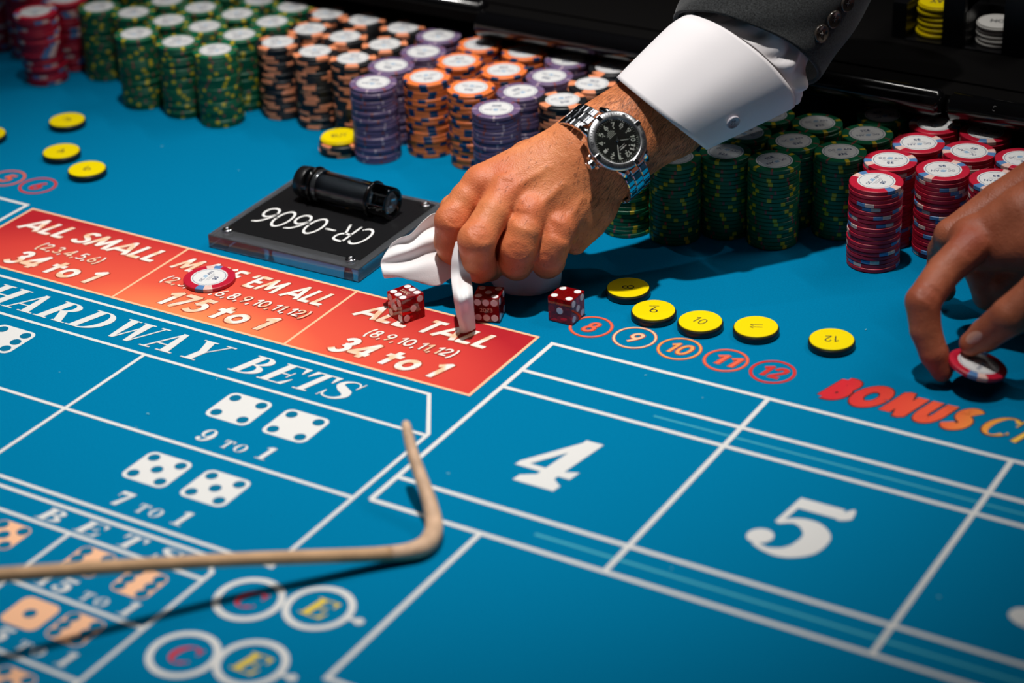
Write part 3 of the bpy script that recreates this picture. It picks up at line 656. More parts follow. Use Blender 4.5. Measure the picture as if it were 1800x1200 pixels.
# ================================================================ DICE
DIE = mat('die_red', (0.70, 0.004, 0.010), 0.05, trans=0.80, ior=1.49, spec=0.5)
PIP = mat('pip_white', (0.82, 0.80, 0.80), 0.4); GOLD = mat('die_gold_ink', (0.75, 0.55, 0.42), 0.5)
DS = .0188
def die(M, top, front, right, label, numrot=90):
    """faces: top +z, front -y, right +x; the others are built too"""
    e = tag(empty('die', M=M), label, 'die', 'red dice on the felt')
    bm = bmesh.new(); bmesh.ops.create_cube(bm, size=DS)
    obj('die_body', bm_mesh('die_body', bm, DIE, bevel=.00035), e, (0, 0, DS / 2))
    h = DS / 2 + .00003
    faces = {'top': (Matrix.Translation((0, 0, h)), top), 'front': (Matrix.Translation((0, -h, 0)) @ Matrix.Rotation(math.pi / 2, 4, 'X'), front), 'right': (Matrix.Translation((h, 0, 0)) @ Matrix.Rotation(math.pi / 2, 4, 'Z') @ Matrix.Rotation(math.pi / 2, 4, 'X'), right),
             'back': (Matrix.Translation((0, h, 0)) @ Matrix.Rotation(-math.pi / 2, 4, 'X'), 7 - front[0] if True else 0), 'left': (Matrix.Translation((-h, 0, 0)) @ Matrix.Rotation(-math.pi / 2, 4, 'Z') @ Matrix.Rotation(math.pi / 2, 4, 'X'), 7 - right[0]), 'bottom': (Matrix.Translation((0, 0, -h)) @ Matrix.Rotation(math.pi, 4, 'X'), 7 - top[0])}
    for nm, (F, spec) in faces.items():
        n, turn = (spec if isinstance(spec, tuple) else (spec, 0))
        for dx, dy in PIPS[n]:
            Q = Matrix.Translation((0, 0, DS / 2)) @ F @ Matrix.Rotation(math.radians(turn), 4, 'Z') @ Matrix.Translation((dx * DS * .315, dy * DS * .315, 0))
            obj('pip', PIPME, e, M=Q)
        if n == 6:
            g = fit_geo(font_geo('2073', .0), -4.6, 4.6, -1.5, 1.5)
            Q = Matrix.Translation((0, 0, DS / 2)) @ F @ Matrix.Rotation(math.radians(turn + numrot), 4, 'Z')
            obj('serial_number', mesh('serial_number', [(x * mm, y * mm, .00008) for x, y in g[0]], g[1], GOLD), e, M=Q)
    return e
PIPME = lathe('pip', [(.00255, -.0006), (.0025, .00006)], PIP, 24, smooth=False)
def die_at(x, y, ang): return Matrix.Translation((x * mm, y * mm, .0004)) @ Matrix.Rotation(math.radians(ang), 4, 'Z')
# centre from the near corner
def cc(x, y, ang, sx=1, sy=1):
    a = math.radians(ang); return x + 9.4 * (math.cos(a) * sx - math.sin(a) * sy), y + 9.4 * (math.sin(a) * sx + math.cos(a) * sy), ang
die(die_at(*cc(-107.5, -24, 67)), (6, 0), (3, 90), (2, 0), 'red die left of the white cloth, showing six on top, over the word ALL', 90)
die(die_at(*cc(-65.5, 2.5, 19)), (5, 0), (6, 90), (4, 0), 'dark red die in the hand shadow, right of the hanging cloth strip', -90)
die(die_at(*cc(-19.5, 28, 0)), (4, 0), (1, 0), (5, 0), 'red die next to the printed number 8 ring, four on top', 90)
# ================================================================ ACRYLIC SIGN
CLEAR = mat('acrylic', (0.60, 0.62, 0.66), 0.06, trans=0.92, ior=1.49)
CLEAR2 = mat('acrylic_tube_wall', (0.86, 0.92, 0.95), 0.02, trans=1.0, ior=1.45)
SILV = mat('steel', (0.72, 0.72, 0.74), 0.18, metal=1.0)
DKSTEEL = mat('dark_steel', (0.25, 0.26, 0.28), 0.25, metal=1.0)
SX, SY, SA = -0.3095, 0.012, math.radians(1.3)
sign = tag(empty('acrylic_sign', M=Matrix.Translation((SX, SY, .0006)) @ Matrix.Rotation(SA, 4, 'Z')), 'clear acrylic block sign with black insert reading CR-0606 upside down', 'sign')
LX, LY, TH = 0.137, 0.124, 0.0105
obj('acrylic_block', box_me('acrylic_block', 0, LX, 0, LY, 0, TH, CLEAR, .0008), sign)
obj('base_plate', box_me('base_plate', .0004, LX - .0004, .0004, LY - .0004, -.0003, -.0001, mat('sign_grey', (0.10, 0.11, 0.125), .5)), sign)
SB = mat('sign_black', (0.006, 0.006, 0.007), 0.45, spec=.3)
obj('black_insert', box_me('black_insert', .0065, LX - .0065, .013, LY - .006, TH + .0001, TH + .0004, SB), sign)['label'] = 'black plate under the lettering'
WINK = mat('sign_white', (0.85, 0.85, 0.84), 0.4)
def sl(seq):  # rounded single-stroke letters, traced upright, cap height 1
    out = []
    for pts, cl in seq:
        P = list(pts) + ([pts[0]] if cl else [])
        out += stroke(P, [.095] * len(P), 6) + disc(P[0][0], P[0][1], .047, .047, 10) + disc(P[-1][0], P[-1][1], .047, .047, 10)
    return out
oval = lambda cx, cy, rx, ry, a0=0, a1=360, n=16: [(cx + rx * math.cos(math.radians(a0 + (a1 - a0) * k / n)), cy + ry * math.sin(math.radians(a0 + (a1 - a0) * k / n))) for k in range(n + 1)]
GL = {'C': sl([(oval(.34, .5, .32, .5, 50, 310), 0)]), 'R': sl([([(.05, 0), (.05, .5), (.05, 1)], 0), ([(.05, 1), (.3, 1), (.5, .93), (.54, .76), (.46, .6), (.3, .54), (.05, .54)], 0), ([(.3, .54), (.42, .27), (.55, 0)], 0)]),
      '-': sl([([(.05, .5), (.25, .5), (.45, .5)], 0)]), '0': sl([(oval(.32, .5, .30, .5), 0)]), '6': sl([([(.58, .97), (.36, .9), (.14, .65), (.04, .35), (.12, .1), (.32, 0), (.52, .08), (.60, .30), (.52, .50), (.34, .58), (.14, .48), (.05, .32)], 0)])}
vs, fs, x = [], [], 0
for ch, w in (('C', .72), ('R', .78), ('-', .64), ('0', .76), ('6', .76), ('0', .76), ('6', .7)):
    for q in GL[ch]: b = len(vs); vs += [(x + p[0], p[1]) for p in q]; fs.append(tuple(range(b, b + len(q))))
    x += w
tl = fit_geo((vs, fs), -.050, .050, -.0145, .0145, .0)
lt = obj('sign_lettering', mesh('sign_lettering', [(a, b, 0) for a, b in tl[0]], tl[1], WINK), sign, M=Matrix.Translation((.0665, .046, TH + .0006)) @ Matrix.Rotation(math.pi, 4, 'Z'))
lt['label'] = 'white lettering CR-0606'
for x, y in ((.010, .012), (LX - .013, .0105), (LX - .013, LY - .010), (.010, LY - .010)):
    sc = obj('screw', lathe('screw', [(.0044, TH + .0004), (.0044, TH + .0014), (.0036, TH + .0019), (.0022, TH + .0019), (.0016, TH + .0010)], SILV, 28), sign, (x, y, 0))
    obj('screw_shank', lathe('screw_shank', [(.0014, .001), (.0014, TH)], DKSTEEL, 16), sc)
    obj('screw_post', lathe('screw_post', [(.0042, .0), (.0030, TH * .5), (.0018, TH * .8)], DKSTEEL, 20), sc)
# clear tube lying on the sign
t0, t1 = at(540, 320, .0245), at(690, 358, .0245)
ax = (t1 - t0).normalized(); side = Vector((0, 0, 1)).cross(ax).normalized(); up = ax.cross(side)
Mt = Matrix((up, side, ax)).transposed().to_4x4(); Mt.translation = t0
LT = (t1 - t0).length
tube = tag(empty('acrylic_tube', M=Mt), 'clear acrylic tube with black rubber rings lying on the acrylic sign', 'tube')
obj('tube_wall', lathe('tube_wall', [(.0095, 0), (.0122, 0), (.0125, .001), (.0125, LT - .001), (.0122, LT), (.0095, LT), (.0092, LT - .02), (.0092, .001)], CLEAR2, 40, caps=False), tube)
obj('end_plug', lathe('end_plug', [(.0085, LT - .016), (.0089, LT - .015), (.0089, LT - .003), (.0075, LT - .001), (.003, LT - .003)], CLEAR, 12, smooth=False), tube)
obj('added_dark_core', lathe('added_dark_core', [(.0086, .006), (.0088, .007), (.0088, LT - .019), (.0084, LT - .018)], mat('see_through_dark', (.018, .02, .026), .4), 32), tube)  # tube is hollow; solid body added for the dark seen through it
obj('end_cap', lathe('end_cap', [(.009, -.006), (.0122, -.005), (.0128, .0005), (.0128, .003), (.0122, .004)], BLACK, 40), tube)
for z in (.010, LT - .017): obj('rubber_ring', torus_me('rubber_ring', .0131, .0014, RUB), tube, (0, 0, z))
obj('clamp_band', lathe('clamp_band', [(.0127, .0125), (.0131, .0128), (.0131, .0165), (.0127, .0168)], mat('smoked_band', (.12, .13, .14), .15, metal=.8), 40, caps=False), tube)

# ================================================================ STICK
WOOD = mat('stick_wood', (0.60, 0.36, 0.19), 0.55, vary=(60, 0.22), bump=(300, 0.3, 0.0006))
sp = [(714, 744, .043), (715, 752, .042), (726, 798, .032), (744, 850, .021), (758, 893, .012), (763, 925, .0072), (756, 948, .0063), (738, 963, .0063), (705, 971, .0065), (650, 975, .009), (560, 978, .015), (400, 984, .025), (200, 996, .038), (0, 1010, .051), (-300, 1030, .071)]
P = [at(*q) for q in sp]; D = []
rad = [.0020, .0030, .0036, .0042, .0048, .0054, .0058, .0056, .0048, .0043, .0041, .0040, .0041, .0042, .0043]
# smooth resample
PP, RR = [], []
for i in range(len(P) - 1):
    p0, p1, p2, p3 = P[max(i - 1, 0)], P[i], P[i + 1], P[min(i + 2, len(P) - 1)]
    for k in range(5):
        t = k / 5; PP.append(0.5 * (2 * p1 + (p2 - p0) * t + (2 * p0 - 5 * p1 + 4 * p2 - p3) * t * t + (-p0 + 3 * p1 - 3 * p2 + p3) * t ** 3)); RR.append(rad[i] + (rad[i + 1] - rad[i]) * t)
PP.append(P[-1]); RR.append(rad[-1])
stick = tag(empty('craps_stick', P[6] - Vector((0, 0, .005))), 'long tan wooden stick with a bent hook end on the felt', 'stick')
off = stick.location
k = 42
obj('shaft', sweep('shaft', [p - off for p in PP[k:]], RR[k:], WOOD, 20), stick)
obj('hook', sweep('hook', [p - off for p in PP[:k + 1]], RR[:k + 1], mat('stick_wood_pale', (0.66, 0.43, 0.28), 0.6, vary=(120, 0.25), bump=(300, 0.35, 0.0006)), 20), stick)['label'] = 'paler scuffed bent hook'

# ================================================================ NAPKIN
CLOTH = mat('cloth_white', (0.82, 0.80, 0.81), 0.9, sheen=0.2, sss=0.0, bump=(900, 0.2, 0.0004))
def cr(p0, p1, p2, p3, t): return 0.5 * (2 * p1 + (p2 - p0) * t + (2 * p0 - 5 * p1 + 4 * p2 - p3) * t * t + (-p0 + 3 * p1 - 3 * p2 + p3) * t ** 3)
def patch(rows, n=6):
    """Catmull-Rom surface through a grid of points"""
    def dens(row):
        o = []
        for i in range(len(row) - 1):
            for k in range(n): o.append(cr(row[max(i - 1, 0)], row[i], row[i + 1], row[min(i + 2, len(row) - 1)], k / n))
        return o + [row[-1]]
    R1 = [dens(r) for r in rows]; cols = list(zip(*R1)); C2 = [dens(list(c)) for c in cols]
    G = list(zip(*C2)); h, w = len(G), len(G[0])
    return [v for r in G for v in r], [(i * w + j, i * w + j + 1, (i + 1) * w + j + 1, (i + 1) * w + j) for i in range(h - 1) for j in range(w - 1)]
def cloth_part(name, rows, parent, n=6, th=.0003, fold=.45):
    md = sum(q[2] for r in rows for q in r if q[2] > 1) / max(1, sum(1 for r in rows for q in r if q[2] > 1))
    vs, fs = patch([[dp(q[0], q[1], md + (q[2] - md) * fold) if q[2] > 1 else at(*q) for q in r] for r in rows], n)
    me = mesh(name, [v - parent.location for v in vs], fs, CLOTH, smooth=True)
    o = obj(name, me, parent); m = o.modifiers.new('thickness', 'SOLIDIFY'); m.thickness = th; m.offset = 0
    return o
nap = tag(empty('napkin', at(820, 560, 0)), 'crumpled white cloth napkin held in the fist beside the dice', 'napkin')
# left lobe: rows run from the hand outwards to the hem
cloth_part('napkin_lobe', [
 [(806, 376, 1.505), (806, 392, 1.508), (806, 412, 1.504), (808, 432, 1.508), (808, 452, 1.503), (808, 470, 1.503), (806, 484, 1.501)],
 [(766, 374, 1.502), (770, 394, 1.510), (773, 418, 1.500), (775, 440, 1.506), (776, 460, 1.498), (780, 480, 1.497), (790, 490, 1.499)],
 [(744, 388, 1.499), (745, 405, 1.505), (748, 425, 1.496), (750, 445, 1.502), (750, 465, 1.494), (752, 486, 1.494), (770, 502, 1.497)],
 [(722, 411, 1.496), (720, 424, 1.502), (722, 438, 1.493), (722, 455, 1.499), (722, 472, 1.491), (724, 489, 1.492), (742, 498, 1.495)],
 [(703, 418, 1.496), (697, 430, 1.499), (695, 446, 1.492), (694, 462, 1.496), (695, 476, 1.489), (697, 486, 1.490), (712, 487, 1.493)],
 [(688, 428, 1.497), (679, 442, 1.498), (672, 454, 1.493), (669, 464, 1.494), (671, 474, 1.489), (673, 483, 1.489), (676, 489, 1.492)]], nap, fold=.8)['label'] = 'wide fold of cloth left of the fingers'
# hanging strip, squeezed between index and middle finger
cloth_part('napkin_strip', [
 [(801, 425, 1.468), (806, 424, 1.466), (812, 430, 1.468), (818, 436, 1.471), (822, 440, 1.474)],
 [(794, 455, 1.468), (803, 455, 1.464), (810, 460, 1.466), (818, 466, 1.471), (824, 470, 1.474)],
 [(793, 487, 1.470), (803, 488, 1.465), (812, 490, 1.468), (822, 492, 1.472), (829, 495, 1.475)],
 [(797, 520, .031), (806, 522, .034), (815, 522, .033), (823, 519, .034), (831, 518, .030)],
 [(802, 550, .016), (809, 554, .018), (817, 549, .019), (825, 546, .019), (833, 545, .016)],
 [(807, 570, .006), (814, 573, .008), (821, 568, .010), (829, 566, .008), (835, 562, .007)],
 [(810, 585, .0012), (816, 585, .0018), (823, 583, .003), (831, 580, .0018), (836, 576, .0012)]], nap)['label'] = 'narrow strip of cloth hanging to the felt'
cloth_part('napkin_tail', [
 [(846, 470, .022), (880, 466, .024), (915, 468, .022), (955, 470, .022), (988, 472, .020)],
 [(856, 488, .012), (885, 490, .014), (918, 494, .011), (955, 492, .013), (987, 484, .014)],
 [(864, 496, .006), (886, 507, .007), (918, 511, .004), (953, 508, .006), (986, 494, .007)],
 [(868, 502, .002), (888, 515, .002), (918, 520, .001), (951, 517, .001), (983, 503, .002)]], nap)['label'] = 'shaded fold of cloth behind the fingertips'
# ================================================================ HANDS: one continuous skin per arm, grown as a smooth union of tapered limbs
class Field:
    """samples a signed distance on a grid aligned with the view (x right, y up, z towards the viewer), in mm"""
    def __init__(s, origin, x0, x1, y0, y1, z0, z1, h):
        s.o, s.h = Vector(origin), h
        s.xs, s.ys, s.zs = (np.arange(a, b, h, dtype=np.float32) for a, b in ((x0, x1), (y0, y1), (z0, z1)))
        s.F = np.full((len(s.xs), len(s.ys), len(s.zs)), 60.0, np.float32)
    def loc(s, p):   # world -> field mm
        d = (Vector(p) - s.o) * 1000; return np.array([d.dot(CX), d.dot(CY), d.dot(CZ)], np.float32)
    def win(s, pts, m):
        lo, hi = np.min(pts, 0) - m, np.max(pts, 0) + m; sl = []
        for ax, l, h_ in ((s.xs, lo[0], hi[0]), (s.ys, lo[1], hi[1]), (s.zs, lo[2], hi[2])):
            sl.append(slice(max(0, int(np.searchsorted(ax, l))), max(0, int(np.searchsorted(ax, h_)))))
        return tuple(sl)
    def dist(s, sl, a, b, ra, rb, fl=None):
        X = s.xs[sl[0]][:, None, None]; Y = s.ys[sl[1]][None, :, None]; Z = s.zs[sl[2]][None, None, :]
        ab = b - a; L2 = float(ab @ ab) or 1e-6
        dx, dy, dz = X - a[0], Y - a[1], Z - a[2]
        t = np.clip((dx * ab[0] + dy * ab[1] + dz * ab[2]) / L2, 0, 1)
        dx, dy, dz = dx - t * ab[0], dy - t * ab[1], dz - t * ab[2]
        r = ra + (rb - ra) * t
        if fl is not None:      # flattened section: fl = (unit axis, factor)
            n, k = fl; q = dx * n[0] + dy * n[1] + dz * n[2]; e = (1 / k - 1)
            return (np.sqrt(np.maximum(dx * dx + dy * dy + dz * dz + q * q * (1 / k ** 2 - 1), 1e-9)) - r) * (k if k < 1 else 1)
        return np.sqrt(dx * dx + dy * dy + dz * dz) - r
    def add(s, pts, rads, k=4.0, fl=None, grp=None):
        """chain of tapered capsules joined to the field by a smooth minimum of width k"""
        P = [p if isinstance(p, np.ndarray) else s.loc(p) for p in pts]
        sl = s.win(np.array(P), max(rads) * (1 / min(1, fl[1]) if fl else 1) + 14); D = None
        if fl is not None: n = s.loc(s.o + fl[0]) / 1000.0; n = n / np.linalg.norm(n); fl = (n, fl[1])
        for i in range(max(1, len(P) - 1)):
            j = min(i + 1, len(P) - 1); d = s.dist(sl, P[i], P[j], rads[i], rads[j], fl)
            D = d if D is None else s.smin(D, d, 1.5)
        s.F[sl] = s.smin(s.F[sl], D, k)
    def cut(s, pts, rads, k=1.5):
        P = [p if isinstance(p, np.ndarray) else s.loc(p) for p in pts]; sl = s.win(np.array(P), max(rads) + 8)
        for i in range(max(1, len(P) - 1)):
            j = min(i + 1, len(P) - 1); d = s.dist(sl, P[i], P[j], rads[i], rads[j]); s.F[sl] = -s.smin(-s.F[sl], d, k)
    @staticmethod
    def smin(a, b, k):
        h = np.maximum(k - np.abs(a - b), 0) / k; return np.minimum(a, b) - h * h * k * .25
    def top(s, p, n):
        """walk out along n from p to the surface"""
        p = np.array(p, float); n = np.array(n, float); last = p.copy()
        for k in range(120):
            q = p + n * (k * .3); i = [int(round((q[a] - ax[0]) / s.h)) for a, ax in enumerate((s.xs, s.ys, s.zs))]
            if any(v < 1 or v >= m - 1 for v, m in zip(i, s.F.shape)): break
            f = (q - np.array([s.xs[0], s.ys[0], s.zs[0]])) / s.h; b = np.floor(f).astype(int); t = f - b; v = 0.0
            for c in range(8):
                w = 1.0; idx = []
                for a in range(3):
                    o = (c >> a) & 1; w *= t[a] if o else 1 - t[a]; idx.append(b[a] + o)
                v += w * s.F[tuple(idx)]
            if v > 0: return last
            last = q
        return last
    def crease(s, c, n, ac, half, r=.7, depth=.35, bend=0.0, d1=None):
        pts = []
        for t in (-1, -.5, 0, .5, 1):
            q = np.array(c, float) + ac * half * t + (d1 * bend * t * t if d1 is not None else 0); q = s.top(q, n); pts.append((q + n * (r - depth * (1 - .6 * abs(t)))).astype(np.float32))
        s.cut(pts, [r] * 5, 1.2)
    def mesh(s, name, m):
        F = s.F; ins = F < 0; nx, ny, nz = F.shape
        c = np.zeros((nx - 1, ny - 1, nz - 1), np.int8)
        for i in (0, 1):
            for j in (0, 1):
                for k in (0, 1): c += ins[i:nx - 1 + i, j:ny - 1 + j, k:nz - 1 + k]
        act = (c > 0) & (c < 8); ids = np.full(act.shape, -1, np.int64); cells = np.argwhere(act); ids[act] = np.arange(len(cells))
        acc = np.zeros((len(cells), 3)); cnt = np.zeros(len(cells)); corners = [(i, j, k) for i in (0, 1) for j in (0, 1) for k in (0, 1)]
        ci, cj, ck = cells.T
        for a in corners:
            for ax in range(3):
                if a[ax]: continue
                b = list(a); b[ax] = 1
                va = F[ci + a[0], cj + a[1], ck + a[2]]; vb = F[ci + b[0], cj + b[1], ck + b[2]]; ok = (va < 0) != (vb < 0)
                t = np.where(ok, va / np.where(ok, va - vb, 1), 0)
                p = np.tile(np.array(a, float), (len(cells), 1)); p[:, ax] += t
                acc[ok] += p[ok]; cnt[ok] += 1
        V = cells + acc / cnt[:, None]; quads = []
        for ax in range(3):
            o1, o2 = [(1, 2), (2, 0), (0, 1)][ax]
            a = [slice(None)] * 3; b = [slice(None)] * 3; a[ax] = slice(0, -1); b[ax] = slice(1, None)
            e = np.argwhere(ins[tuple(a)] != ins[tuple(b)]); e = e[(e[:, o1] > 0) & (e[:, o2] > 0) & (e[:, o1] < F.shape[o1] - 1) & (e[:, o2] < F.shape[o2] - 1)]
            first = ins[e[:, 0], e[:, 1], e[:, 2]]
            q = []
            for d1, d2 in ((1, 1), (0, 1), (0, 0), (1, 0)):
                g = e.copy(); g[:, o1] -= d1; g[:, o2] -= d2; q.append(ids[g[:, 0], g[:, 1], g[:, 2]])
            q = np.stack(q, 1); q[~first] = q[~first][:, ::-1]; quads.append(q)
        Q = np.concatenate(quads)
        V = V * s.h + np.array([s.xs[0], s.ys[0], s.zs[0]])
        # two light smoothing passes
        for _ in range(3):
            S_ = np.zeros_like(V); n_ = np.zeros(len(V))
            for k in range(4):
                a_, b_ = Q[:, k], Q[:, (k + 1) % 4]; np.add.at(S_, a_, V[b_]); np.add.at(n_, a_, 1); np.add.at(S_, b_, V[a_]); np.add.at(n_, b_, 1)
            V = V * .5 + .5 * S_ / np.maximum(n_, 1)[:, None]
        Bm = np.array([CX, CY, CZ]); Wd = V / 1000 @ Bm + np.array(s.o)
        me = bpy.data.meshes.new(name); me.vertices.add(len(Wd)); me.vertices.foreach_set('co', Wd.astype(np.float32).ravel())
        me.loops.add(4 * len(Q)); me.loops.foreach_set('vertex_index', Q.ravel().astype(np.int32)); me.polygons.add(len(Q))
        me.polygons.foreach_set('loop_start', np.arange(0, 4 * len(Q), 4, dtype=np.int32)); me.polygons.foreach_set('use_smooth', [True] * len(Q))
        me.materials.append(m); me.update(calc_edges=True); me.validate(); return me, V

def skin(name, base, red, sc=1.0):
    m = mat(name, base, 0.48, spec=0.42, sss=0.12, sss_r=(1.0, .32, .16)); nt = m.node_tree; b = nt.nodes['Principled BSDF']; L = nt.links
    tc = nt.nodes.new('ShaderNodeTexCoord')
    n1 = nt.nodes.new('ShaderNodeTexNoise'); n1.inputs['Scale'].default_value = 55; n1.inputs['Detail'].default_value = 5; n1.inputs['Roughness'].default_value = .65; L.new(tc.outputs['Object'], n1.inputs['Vector'])
    r = nt.nodes.new('ShaderNodeValToRGB'); r.color_ramp.elements[0].position = .3; r.color_ramp.elements[1].position = .72
    r.color_ramp.elements[0].color = (*red, 1); r.color_ramp.elements[1].color = (*base, 1); L.new(n1.outputs['Fac'], r.inputs['Fac'])
    at_ = nt.nodes.new('ShaderNodeAttribute'); at_.attribute_name = 'flush'
    mx = nt.nodes.new('ShaderNodeMix'); mx.data_type = 'RGBA'; L.new(at_.outputs['Fac'], mx.inputs['Factor']); L.new(r.outputs['Color'], mx.inputs['A']); mx.inputs['B'].default_value = (base[0] * .78, base[1] * .50, base[2] * .50, 1)
    L.new(mx.outputs['Result'], b.inputs['Base Color'])
    v = nt.nodes.new('ShaderNodeTexVoronoi'); v.inputs['Scale'].default_value = 900 * sc; L.new(tc.outputs['Object'], v.inputs['Vector'])
    n2 = nt.nodes.new('ShaderNodeTexNoise'); n2.inputs['Scale'].default_value = 260; n2.inputs['Detail'].default_value = 6; L.new(tc.outputs['Object'], n2.inputs['Vector'])
    ad = nt.nodes.new('ShaderNodeMath'); ad.operation = 'MULTIPLY_ADD'; ad.inputs[1].default_value = .5; L.new(v.outputs['Distance'], ad.inputs[0]); L.new(n2.outputs['Fac'], ad.inputs[2])
    bp = nt.nodes.new('ShaderNodeBump'); bp.inputs['Strength'].default_value = .6; bp.inputs['Distance'].default_value = .0006; L.new(ad.outputs[0], bp.inputs['Height']); L.new(bp.outputs[0], b.inputs['Normal'])
    return m
SKIN1 = skin('skin_tan', (0.80, 0.290, 0.118), (0.62, 0.185, 0.065))
SKIN2 = skin('skin_brown', (0.42, 0.125, 0.062), (0.30, 0.080, 0.036))
def flush_attr(me, V, centres):
    """rosier skin over the knuckles"""
    f = np.zeros(len(V))
    for c, r in centres: f = np.maximum(f, np.exp(-((V - c) ** 2).sum(1) / (2 * r * r)))
    a = me.attributes.new('flush', 'FLOAT', 'POINT'); a.data.foreach_set('value', (f * .85).astype(np.float32))

# ------------------------------------------------ left arm of the first person
DO = .035
def h(u, v, d): return dp(u, v, d + DO)
o0 = h(950, 340, 1.45)
person = tag(empty('person', h(1200, 180, 1.5)), 'person in dark suit jacket reaching down with a hand holding a white napkin', 'person')
Fh = Field(o0, -82, 178, -78, 92, -58, 46, 1.0)
K = {}
# palm and back of the hand
MC = [(846, 322, 1.452), (893, 334, 1.444), (932, 372, 1.442), (980, 402, 1.446)]
WR = [(1012, 238, 1.456), (1034, 256, 1.454), (1050, 274, 1.454), (1066, 294, 1.458)]
WRI = (1062, 258, 1.458)
for (a, b, r0, r1) in ((MC[0], WR[0], 13, 13), (MC[1], WR[1], 13, 15), (MC[2], WR[2], 13, 15), (MC[3], WR[3], 13, 15)):
    Fh.add([h(*a), h(*b)], [r0, r1], 9)
Fh.add([h(905, 355, 1.458), h(1000, 310, 1.460)], [15, 19], 10)       # body of the palm
Fh.add([h(1000, 402, 1.462), h(1046, 360, 1.462), h(1078, 312, 1.460)], [12, 16.5, 13], 9)    # little-finger side
Fh.add([h(1012, 428, 1.458), h(1030, 395, 1.460)], [8, 13], 8)
Fh.add([h(870, 325, 1.468), h(930, 285, 1.475), h(1000, 252, 1.470)], [14, 16, 13], 9)   # thumb side
Fh.add([h(892, 385, 1.460), h(884, 412, 1.464), h(886, 432, 1.466)], [10, 9.5, 9], 4)      # palm seen between the fingers
# forearm
nF = (CZ + CX * .26 + CY * .2).normalized()
Fh.add([h(1050, 262, 1.457), h(1095, 240, 1.458)], [31, 31.5], 8, fl=(nF, .74))
Fh.add([h(1085, 245, 1.458), h(1165, 195, 1.462), h(1260, 110, 1.470)], [31.5, 35.5, 38], 6, fl=(nF, .80))
Fh.add([h(1120, 205, 1.452), h(1170, 160, 1.452)], [16, 20], 10)
# knuckles and tendons
for i, m_ in enumerate(MC):
    Fh.add([h(m_[0], m_[1], m_[2] - .006)], [(8.5, 9.5, 10.0, 9.5)[i]], 6)
    w = WR[i]; Fh.add([h(m_[0] + 14, m_[1] - 8, m_[2] - .0115), h((m_[0] + w[0]) / 2, (m_[1] + w[1]) / 2, (m_[2] + w[2]) / 2 - .0130)], [.9, .5], 4)
Fh.add([h(1108, 320, 1.452)], [9], 8)      # wrist bone
# hollow between the tendons
for i in range(3):
    a, b, w, x = MC[i], MC[i + 1], WR[i], WR[i + 1]
    Fh.cut([h((a[0] + b[0]) / 2 + 14, (a[1] + b[1]) / 2 - 8, (a[2] + b[2]) / 2 - .0225), h((a[0] + b[0] + w[0] + x[0]) / 4, (a[1] + b[1] + w[1] + x[1]) / 4, 1.4265)], [4, 2.4], 7)
# fingers: each its own field so that neighbours stay apart, then joined to the hand
FING = {
 'index': ([(848, 322, 1.452), (820, 350, 1.448), (794, 388, 1.445), (791, 424, 1.457), (796, 441, 1.468), (815, 462, 1.488)], [13.0, 11.8, 11.8, 11.4, 10.8, 8.5]),
 'middle': ([(893, 334, 1.444), (867, 374, 1.434), (838, 422, 1.427), (839, 452, 1.439), (844, 468, 1.450), (862, 474, 1.470)], [13.2, 12.2, 12.9, 12.4, 11.8, 8.5]),
 'ring': ([(934, 370, 1.440), (922, 404, 1.434), (911, 436, 1.437), (907, 456, 1.448), (908, 464, 1.458), (904, 464, 1.474)], [12.8, 12.2, 12.6, 12.4, 11.6, 8.5]),
 'little': ([(984, 400, 1.443), (975, 424, 1.441), (965, 446, 1.446), (964, 458, 1.456), (962, 462, 1.466), (952, 460, 1.478)], [12.4, 11.6, 12.0, 12.0, 11.2, 8.0]),
}
flush = []
for nm, (pts, rads) in FING.items():
    G = Field(o0, -82, 178, -78, 92, -58, 46, 1.0)
    P = [h(*p) for p in pts]; G.add(P, rads, 3)
    p = pts[2]; G.add([h(p[0] + 1, p[1] - 1, p[2] - .0028)], [rads[2] * (.86 if nm in ('index', 'middle') else .80)], 6)
    # creases across the middle joint
    d1 = G.loc(P[2]) - G.loc(P[1]); d1 /= np.linalg.norm(d1); ac = np.cross(d1, np.array([0, 0, 1.0])); ac /= np.linalg.norm(ac); nrm = np.cross(ac, d1); nrm = nrm if nrm[2] > 0 else -nrm
    c = G.loc(P[2]); flush.append((c + nrm * 8, 9))
    for off_, hw, de, be in ((-4.6, 5.0, .30, 1.2), (-2.4, 6.5, .42, .8), (-.2, 7.0, .45, .2), (2.0, 6.6, .40, -.6), (4.2, 5.2, .30, -1.2)):
        G.crease(c + d1 * off_, nrm, ac, hw, .62, de * (1.9 if nm in ('index', 'middle') else .9), be, d1)
    Fh.F = Field.smin(Fh.F, G.F, 2.2) if nm != 'index' else Field.smin(Fh.F, G.F, 3)
    K[nm] = P
# thumb, folded behind the index finger
G = Field(o0, -82, 178, -78, 92, -58, 46, 1.0)
G.add([h(985, 265, 1.480), h(880, 318, 1.487), h(800, 368, 1.478), h(850, 425, 1.470), h(884, 435, 1.462), h(872, 462, 1.462)], [15, 12.5, 11.2, 10.5, 9.5, 9.0], 3); Fh.F = Field.smin(Fh.F, G.F, 4)
